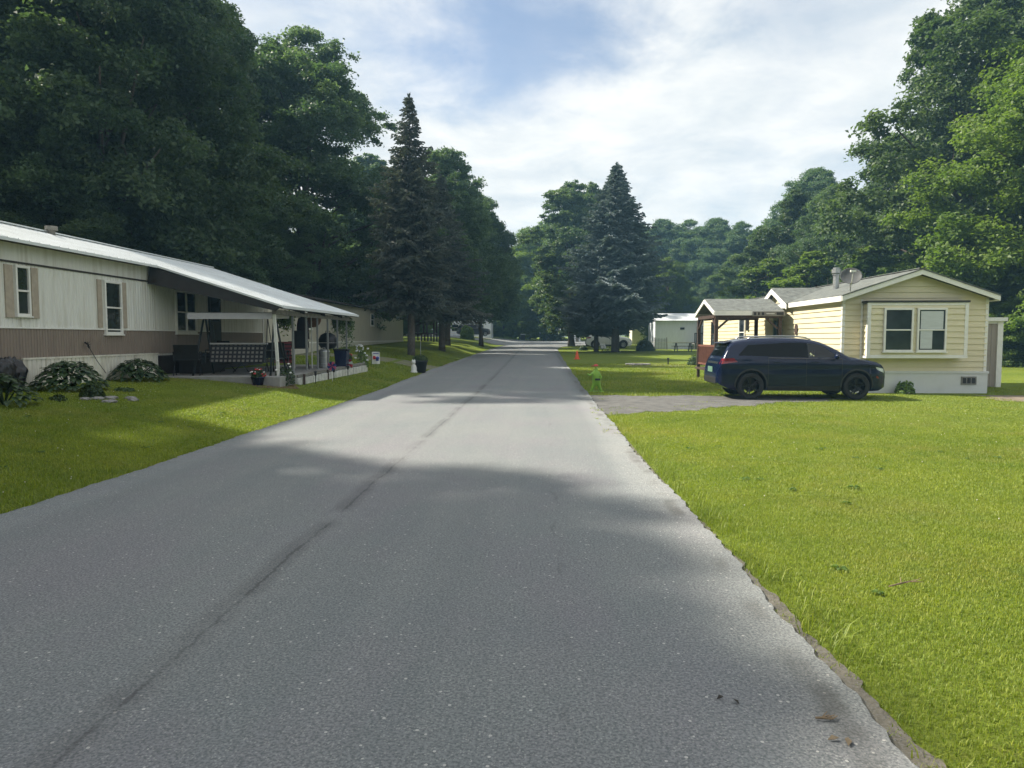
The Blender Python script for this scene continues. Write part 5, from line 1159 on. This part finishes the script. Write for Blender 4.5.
# wicker wreath, hanging basket
q = at(313.5, 319, 24.0); mb = MB(); mb.lathe([(1e-3, .0), (.14, .012), (.26, .0), (.29, .03), (.26, .05), (1e-3, .04)], 24, axis='y'); mb.v = [(v[0]+q.x, v[1]+23.9, v[2]+q.z) for v in mb.v]; mb.tube([(q.x, 23.92, q.z+.27), (q.x, 23.92, 2.5)], .006, 4)
small(mb, 'wicker_disc', M['wicker'], 'round brown wicker disc hanging from the porch beam', 'ornament', smooth=True)
def hang_plant(label, px, py, Y, r, m, seed, vine=0.):
    q = at(px, py, Y); rg = np.random.default_rng(seed); n = 420; d = unit(rg.normal(size=(n, 3))); p = d*r*(.5+.6*rg.random(n))[:, None]; p[:, 2] *= .8
    if vine: p[:, 2] -= vine*rg.random(n)**1.5*(rg.random(n) < .6)
    V, F = leaf_quads(p, unit(d+rg.normal(size=(n, 3))*.5), rg, .10, .06)
    o = thing('hanging_plant', label, 'plant', (q.x, Y, q.z), 0); link('foliage', np_mesh('foliage', V, F, m, rg.random(n)), o)
    mb = MB(); mb.lathe([(1e-3, -.12), (.09, -.12), (.13, .02), (1e-3, .02)], 12); mb.build('pot', M['black_pot'], o); mb = MB(); [mb.tube([(.12*math.cos(a), .12*math.sin(a), .02), (0, 0, max(.1, 2.5-q.z))], .004, 4) for a in (0, 2.1, 4.2)]; mb.build('hanger', M['black_metal'], o)
hang_plant('hanging leafy basket just right of the leaning white porch post', 285, 318, 21.6, .3, M['leaf_b'], 3, .3)
hang_plant('hanging vine trailing down the farthest porch post', 347, 322, 26.7, .26, M['leaf_a'], 4, 1.0)
hang_plant('hanging fern between the last two porch posts', 338, 321, 26.0, .24, M['leaf_a'], 5, .4)
# timber border with white stones and stakes
TB = thing('border_edging', 'low white stone edging with gray timber cap along the porch posts', 'edging', (-6.85, 20.2, .3))
pa, pb = Vector((-7.0, 20.0, 0)), Vector((-6.9, 27.7, 0)); L_ = (pb-pa).length
rgs = np.random.default_rng(9); mb = MB(); t = 0
while t < L_:
    l = rgs.uniform(.22, .34); a = pa+(pb-pa)*(t/L_); g_ = gz(a.x, a.y)
    mb.box(a.x-.02, a.x+.12+rgs.uniform(-.01, .015), a.y, a.y+l-.012, g_-.05, .50+(a.y-20)*.012+rgs.uniform(-.01, .01)); t += l
part(TB, mb, 'stone_row', M['white_stone'], bevel=.02)
mb = MB(); mb.prism([(-7.12, 20.0, .52), (-6.9, 20.0, .52), (-6.9, 20.0, .60), (-7.12, 20.0, .60)], (0, 0, 0), (.1, 7.7, .09)); part(TB, mb, 'timber', M['gray_wood'])
for y in (20.3, 22.6, 25.0): part(TB, MB().box(-6.865, -6.81, y, y+.06, .2, .60+.012*(y-20)), 'stake', M['brown_wood'])
mb = MB()
sheet('mulch_bed', [(y, -8.2+abs(y-19.0)*1.0, -6.55-abs(y-19.1)*.55) for y in np.arange(18.0, 20.0, .12)], M['terracotta'], .02)
# flowers
def flower_pot(name, label, x, y, z, r, h, potm, petals, seed, n=60, spread=1.2, fh=.22):
    t = thing(name, label, 'flower pot', (x, y, z)); rg = np.random.default_rng(seed)
    MB().lathe([(1e-3, 0), (r*.72, 0), (r, h*.9), (r*1.08, h*.9), (r*1.08, h), (r*.9, h), (r*.88, h*.9), (1e-3, h*.88)], 20).build('pot', potm, t, True)
    d = unit(rg.normal(size=(n*4, 3))); d[:, 2] = abs(d[:, 2]); p = d*np.array([r*spread, r*spread, fh])*(.4+.6*rg.random(n*4))[:, None]+[0, 0, h]
    V, F = leaf_quads(p, unit(d+rg.normal(size=d.shape)*.5), rg, .07, .045); link('foliage', np_mesh('foliage', V, F, M['shrub'], rg.random(n*4)), t)
    for pm, k in petals:
        mb = MB()
        for _ in range(k):
            q = Vector(unit(rg.normal(size=(1, 3)))[0]); q.z = abs(q.z); c = Vector((q.x*r*spread, q.y*r*spread, h+q.z*fh)); mb.ball(c, rg.uniform(.02, .038), 5, .6)
        mb.build('blossom', M[pm], t, True)
    return t
q = at(258, 386, 18.6); flower_pot('flower_pot', 'dark blue pot of red and white flowers on the mulch before the swing', q.x, 18.6, gz(q.x, 18.6), .17, .24, M['blue_pot'], (('red', 16), ('white', 7)), 1)
q = at(341, 362, 26.2); flower_pot('flower_pot', 'pot of red flowers on the porch edge by the last posts', -7.1, 26.0, .68, .15, .2, M['black_pot'], (('red', 18),), 2)
q = at(420, 373, 31.0); PP = flower_pot('planter', 'large black planter of bushy green leaves at the left road edge', q.x, 31, gz(q.x, 31), .33, .56, M['black_pot'], (), 3, 150, 1.15, .26)
mb = MB(); mb.tube([(.02, .1, .3), (.02, .1, 1.65)], .012, 6); mb.build('plant_stake', M['galv'], PP)
bush('climbing_flower', 'leafy plant with white blossoms at the foot of the leaning porch post', 'plant', -7.05, 19.35, .6, .55, M['shrub'], 320, .09, 31, z=.36)
bush('border_plant', 'leafy plant with white flowers at the far end of the porch edging', 'plant', -6.95, 27.6, .55, .75, M['bright_shrub'], 260, .1, 32, z=.5)
def blossoms(name, label, pts, m, r=.035):
    mb = MB(); [mb.ball(p, r, 5, .7) for p in pts]; mb.tube([pts[0], (pts[0][0], pts[0][1], pts[0][2]-.4)], .006, 4); return small(mb, name, m, label, 'flowers', smooth=True)
blossoms('white_blossoms', 'white blossoms above the leafy plant by the leaning porch post', [(-6.98+.2*math.sin(k*2.3), 19.2+.15*math.cos(k*1.7), .62+.08*k) for k in range(6)], M['white'])
blossoms('white_blossoms', 'white blossoms on the plant at the far end of the porch edging', [(-6.9+.25*math.sin(k*2.3), 27.4+.15*math.cos(k*1.7), .7+.09*k) for k in range(8)], M['white'], .05)
def pinwheel(label, px, py, Y, m1, m2, r=.16):
    q = at(px, py, Y); t = thing('pinwheel', label, 'pinwheel', (q.x, Y, gz(q.x, Y))); h = q.z-gz(q.x, Y)
    MB().tube([(0, .02, -.05), (0, .02, h)], .008, 5).build('stick', M['white'], t)
    for k in range(8):
        a = k*math.pi/4; b = a+.62; mb = MB(); c = (0, -.02, h); e = (r*math.cos(a), -.03, h+r*math.sin(a)); f = (r*.9*math.cos(b), .0, h+r*.9*math.sin(b)); g2 = (r*.5*math.cos(b+.2), -.05, h+r*.5*math.sin(b+.2))
        mb.add([c, e, f, g2], [(0, 1, 2), (0, 2, 3), (2, 1, 0), (3, 2, 0)]); mb.build('blade', m1 if k % 2 else m2, t)
    return t
pinwheel('pink and purple pinwheel on the porch edging between dark stakes', 332, 366, 22.3, M['pink'], M['blue'])
pinwheel('red and white pinwheel at the far part of the porch edging', 348, 364, 25.2, M['red'], M['white'], .2)
q = at(360, 348, 28.0); WR = thing('garden_wreath', 'white flowered ring on a thin stake past the porch end', 'garden ornament', (q.x, 28, gz(q.x, 28)))
h = q.z-gz(q.x, 28); MB().tube([(0, 0, -.05), (0, 0, h-.12)], .008, 5).build('stake', M['black_metal'], WR)
mb = MB(); mb.tube([(.12*math.cos(t), 0, h+.12*math.sin(t)) for t in np.linspace(0, 6.283, 20)], .01, 5, False); mb.build('ring', M['shrub'], WR)
mb = MB(); [mb.ball((.13*math.cos(t), -.02, h+.13*math.sin(t)), .033, 5) for t in np.linspace(0, 5.8, 10)]; mb.build('blossom', M['white'], WR, True)
def solar(label, px, Y):
    q = at(px, 380, Y); t = thing('solar_light', label, 'garden light', (-6.72, Y, gz(-6.72, Y)), 0, 'solar stake lights along the porch edging')
    MB().tube([(0, 0, -.05), (0, 0, .26)], .012, 6).build('stake', M['black_metal'], t); MB().lathe([(.02, .24), (.035, .26), (.035, .34), (.055, .35), (.055, .37), (1e-3, .39)], 12).build('lamp_head', M['black_metal'], t)
for Y in (21.0, 22.9, 24.6): solar('thin dark solar stake light in front of the white stone edging', 0, Y)
# yard flag
q = at(376, 361, 30.2); FL = thing('yard_flag', 'small white yard flag with red and blue mark on a thin stand', 'flag', (q.x, 30.2, gz(q.x, 30.2)), R(4))
MB().tube([(-.2, .0, -.05), (-.2, 0, .66), (.2, 0, .66)], .01, 6).build('stand', M['black_metal'], FL)
zf = .12
mb = MB(); vs = []; 
for j in range(7):
    for i in range(6): vs.append((-.165+.33*i/5, .02*math.sin(i*1.3+j*.7)-.015, zf+.52*j/6))
vs2 = [(v[0], v[1]+.006, v[2]) for v in vs]; fs = [(j*6+i, j*6+i+1, j*6+i+7, j*6+i+6) for j in range(6) for i in range(5)]
mb.add(vs, fs); mb.add(vs2, [tuple(reversed(f)) for f in fs]); cl = mb.build('flag_cloth', M['white'], FL, True)
mb = MB(); mb.box(-.12, -.02, -.045, -.04, zf+.20, zf+.34); mb.ball((-.02, -.04, zf+.26), .05, 6); mb.build('red_mark', M['red'], cl)
mb = MB(); mb.ball((.07, -.04, zf+.25), .075, 6); mb.box(.0, .12, -.045, -.04, zf+.13, zf+.2); mb.box(-.11, .12, -.045, -.04, zf+.43, zf+.46); mb.build('blue_mark', M['blue'], cl)
# white garden cat-like figure beside planter: a small lighthouse-like ornament
q = at(413.5, 373, 30.6); GN = thing('garden_statue', 'small white garden statue beside the black planter', 'statue', (q.x, 30.7, gz(q.x, 30.7)))
MB().lathe([(1e-3, 0), (.15, 0), (.16, .05), (.12, .1), (.13, .2), (.10, .32), (.06, .38), (1e-3, .40)], 16).build('statue_body', M['white'], GN, True)
mb = MB(); mb.ball((0, -.02, .46), .085, 8, 1.05); mb.lathe([(.05, 0), (.03, .05), (1e-3, .09)], 8, (-.045, -.02, .51)); mb.lathe([(.05, 0), (.03, .05), (1e-3, .09)], 8, (.045, -.02, .51)); mb.build('head', M['white'], GN, True)
# black tarp bags left of skirting
def lump(name, label, cat, x, y, z, sx, sy, sz, m, seed, amp=.18, group=None):
    bm = bmesh.new(); bmesh.ops.create_icosphere(bm, subdivisions=4, radius=1); rg = np.random.default_rng(seed); ph = rg.uniform(0, 6, 9)
    for v in bm.verts:
        c = v.co; k = 1+amp*(math.sin(c.x*4+ph[0]+c.z*3)*math.sin(c.y*4+ph[1])+.6*math.sin(c.x*9+ph[2])*math.sin(c.z*8+ph[3])+.4*math.sin(c.y*15+ph[4]+c.z*11))
        v.co = (c.x*sx*k, c.y*sy*k, max(-.02, (c.z*k+.75)*sz/1.75))
    me = bpy.data.meshes.new(name); bm.to_mesh(me); bm.free(); me.materials.append(m); me.polygons.foreach_set('use_smooth', [True]*len(me.polygons))
    o = link(name, me); o.location = (x, y, z); return tag(o, label, cat, group)
M['bag'] = mat('shiny_black_bag', (.01, .01, .012), .3, 0, .2, 8., bump=.6, bscale=9)
q = at(9, 372, 13.6); lump('trash_bag', 'crumpled black bag against the mobile home at the left picture edge', 'bag', q.x-.02, 13.75, gz(-10, 13.6), .19, .22, .66, M['bag'], 1)
q = at(1, 372, 13.2); lump('trash_bag', 'black bag cut by the left picture edge, behind the nearest hosta', 'bag', q.x-.05, 13.3, gz(-10, 13.2), .2, .22, .72, M['bag'], 2)
# stones on the lawn
for i, (px, py, s) in enumerate(((92, 404, .10), (100, 403, .13), (108, 402, .15), (114, 403, .11), (119, 400, .14), (104, 406, .09), (124, 401, .10))):
    Y = 13.2+.12*(i % 3); q = at(px, py, Y); Y = 13.0+.25*(i % 4); lump('garden_stone', 'flat gray stone in the low rock patch beside the small twiggy shrub', 'stone', q.x, Y, gz(q.x, Y)-.01, s, s*.9, .07, M['stone'], 20+i, .12, 'stones in the rock patch')

# ------------------------------------------------------------------ right-lawn things
q = at(596, 391, 21.5); KX, KY = q.x, 21.6
KD = thing('caution_figure', 'neon green running-child caution figure with red cap on the road edge', 'caution figure', (KX, KY, gz(KX, KY)))
def skinned(verts, edges, radii, m, name, parent, sub=2):
    me = bpy.data.meshes.new(name); me.from_pydata(verts, edges, []); o = bpy.data.objects.new(name, me); COL.objects.link(o)
    md = o.modifiers.new('s', 'SKIN'); md.use_smooth_shade = True
    for i, r in enumerate(radii): me.skin_vertices[0].data[i].radius = (r, r*.8); me.skin_vertices[0].data[i].use_root = (i == 0)
    sb = o.modifiers.new('u', 'SUBSURF'); sb.levels = sb.render_levels = sub
    bpy.context.view_layer.update(); dg = bpy.context.evaluated_depsgraph_get(); m2 = bpy.data.meshes.new_from_object(o.evaluated_get(dg)); m2.name = name
    bpy.data.objects.remove(o); m2.materials.clear(); m2.materials.append(m); return link(name, m2, parent)
vtx = [(0, 0, .36), (0, 0, .50), (.01, 0, .60), (.01, 0, .66), (.0, 0, .74),
       (-.07, 0, .20), (-.13, 0, .03), (-.18, 0, .02), (.09, 0, .22), (.15, .0, .05), (.19, 0, .03),
       (-.10, -.02, .57), (-.18, -.03, .50), (-.27, -.03, .56), (.10, .02, .55), (.16, .0, .45), (.12, -.02, .38)]
edg = [(0, 1), (1, 2), (2, 3), (3, 4), (0, 5), (5, 6), (6, 7), (0, 8), (8, 9), (9, 10), (2, 11), (11, 12), (12, 13), (2, 14), (14, 15), (15, 16)]
skinned(vtx, edg, [.11, .125, .10, .06, .085, .075, .055, .035, .08, .06, .035, .055, .045, .035, .055, .045, .035], M['neon'], 'figure_body', KD)
mb = MB(); mb.lathe([(.070, .785), (.068, .81), (.045, .84), (1e-3, .85)], 16); mb.bar((-.13, 0, .79), (-.05, 0, .795), .10, .015); mb.build('cap', M['red'], KD, True)
MB().box(-.03, .12, -.118, -.09, .36, .42).build('dark_band', M['black_plastic'], KD)
MB().box(-.24, .24, -.12, .12, -.02, .03).build('base', M['neon'], KD, bevel=.01)
q = at(577, 360, 46); CO = thing('traffic_cone', 'small orange traffic cone on the lawn right of the road', 'traffic cone', (q.x, 46, gz(q.x, 46)))
MB().box(-.2, .2, -.2, .2, 0, .04).build('base', M['orange'], CO, bevel=.01); MB().lathe([(.15, .04), (.035, .55), (1e-3, .56)], 18).build('cone_body', M['orange'], CO, True)
q = at(638, 370, 38.5); FR = thing('fire_ring', 'low ring of gray stones on bare soil in the middle of the right lawn', 'fire ring', (q.x, 38.5, gz(q.x, 38.5)))
mb = MB()
for k in range(13):
    a = k*2*math.pi/13; c = Vector((.55*math.cos(a), .55*math.sin(a), .07)); bm_ = [c+Vector((x*random.uniform(.8, 1.2), y*random.uniform(.8, 1.2), z)) for z in (-.1, .03) for x, y in ((-.12, -.1), (.12, -.1), (.13, .1), (-.12, .11))]
    mb.add(bm_, [(3, 2, 1, 0), (4, 5, 6, 7), (0, 1, 5, 4), (1, 2, 6, 5), (2, 3, 7, 6), (3, 0, 4, 7)])
mb.build('stone_ring', M['stone'], FR, bevel=.03)
mb = MB(); mb.lathe([(1e-3, .03), (.5, .03), (.5, .0)], 18); mb.build('ash_bed', M['black_plastic'], FR)
sheet('bare_patch', [(y, 4.4+rag(y*2, 3, .25)+abs(y-38.3)*.5, 8.0+rag(y*2, 1, .3)-abs(y-38.3)*.7) for y in np.arange(36.8, 40, .2)], mat('bare_soil', (.15, .13, .095), .95, 0, .25, 4., bump=.5), .01)
q = at(668, 370, 39); SK = thing('garden_stake', 'short dark bollard light standing on the right lawn', 'garden light', (q.x, 39, gz(q.x, 39))); MB().tube([(0, 0, -.1), (0, 0, .3)], .035, 10).build('pole', M['black_metal'], SK); MB().lathe([(.04, .3), (.07, .31), (.07, .37), (1e-3, .39)], 12).build('lamp_head', M['black_metal'], SK)
q = at(605, 352, 58); ch = chair('lawn_chair', 'small pale lawn chair in the shade before the white car', q.x, 58, gz(q.x, 58), R(30), M['white'], .38, .8, .5)
# twigs and fallen leaves
def twig(name, label, x, y, z, l, rz, seed, m):
    rg = np.random.default_rng(seed); mb = MB(); mb.tube([(-l/2, 0, .006), (-l/6, rg.uniform(-.02, .02), .012), (l/5, rg.uniform(-.02, .02), .008), (l/2, rg.uniform(-.03, .03), .006)], [.005, .006, .005, .002], 5)
    for k in range(3): a = rg.uniform(-.9, .9); x0 = rg.uniform(-l/3, l/3); mb.tube([(x0, 0, .01), (x0+l*.25*math.cos(a), l*.25*math.sin(a), .03)], [.004, .0015], 4)
    v = mb.build(name, m, loc=(x, y, z)); v.rotation_euler = (0, 0, rz); return tag(v, label, 'twig')
def gp(px, py): 
    d = _F+_R*((px-512)/FPX)+_U*((384-py)/FPX); t = -EYE/d.z; return (d.x*t, d.y*t)
x, y = gp(905, 592); twig('fallen_twig', 'forked pale twig lying on the right lawn', x, y, .05, .28, .4, 1, M['dry_wood'])
x, y = gp(827, 727); twig('fallen_twig', 'thin curled twig on the asphalt near the right road edge', x, y, .034, .10, .0, 2, M['dry_wood'])
def leaf1(label, px, py, s, rz, m, z=.036):
    x, y = gp(px, py); mb = MB(); mb.add([(-s, 0, 0), (0, -s*.45, .006), (s, 0, .004), (0, s*.45, .012), (-s, 0, .002), (0, -s*.45, .008), (s, 0, .006), (0, s*.45, .014)], [(0, 1, 3), (1, 2, 3), (7, 5, 4), (7, 6, 5)]); o = mb.build('fallen_leaf', m, loc=(x, y, z)); o.rotation_euler = (0, 0, rz); return tag(o, label, 'leaf', 'fallen leaves on the road')
M['dead_leaf'] = mat('dry_leaf', (.20, .15, .09), .8, 0, .2, 30.); M['dark_leaf'] = mat('dark_dry_leaf', (.03, .025, .02), .8)
leaf1('pale dry leaf on the asphalt nearest the bottom right of the road', 848, 751, .03, 1.2, M['dead_leaf'])
leaf1('pale dry leaf on the asphalt left of the curled twig', 833, 748, .025, .2, M['dead_leaf'])
leaf1('dark shrivelled leaf on the asphalt, left one of a pair', 720, 706, .02, .5, M['dark_leaf'])
leaf1('dark shrivelled leaf on the asphalt, right one of a pair', 736, 710, .022, 2, M['dark_leaf'])
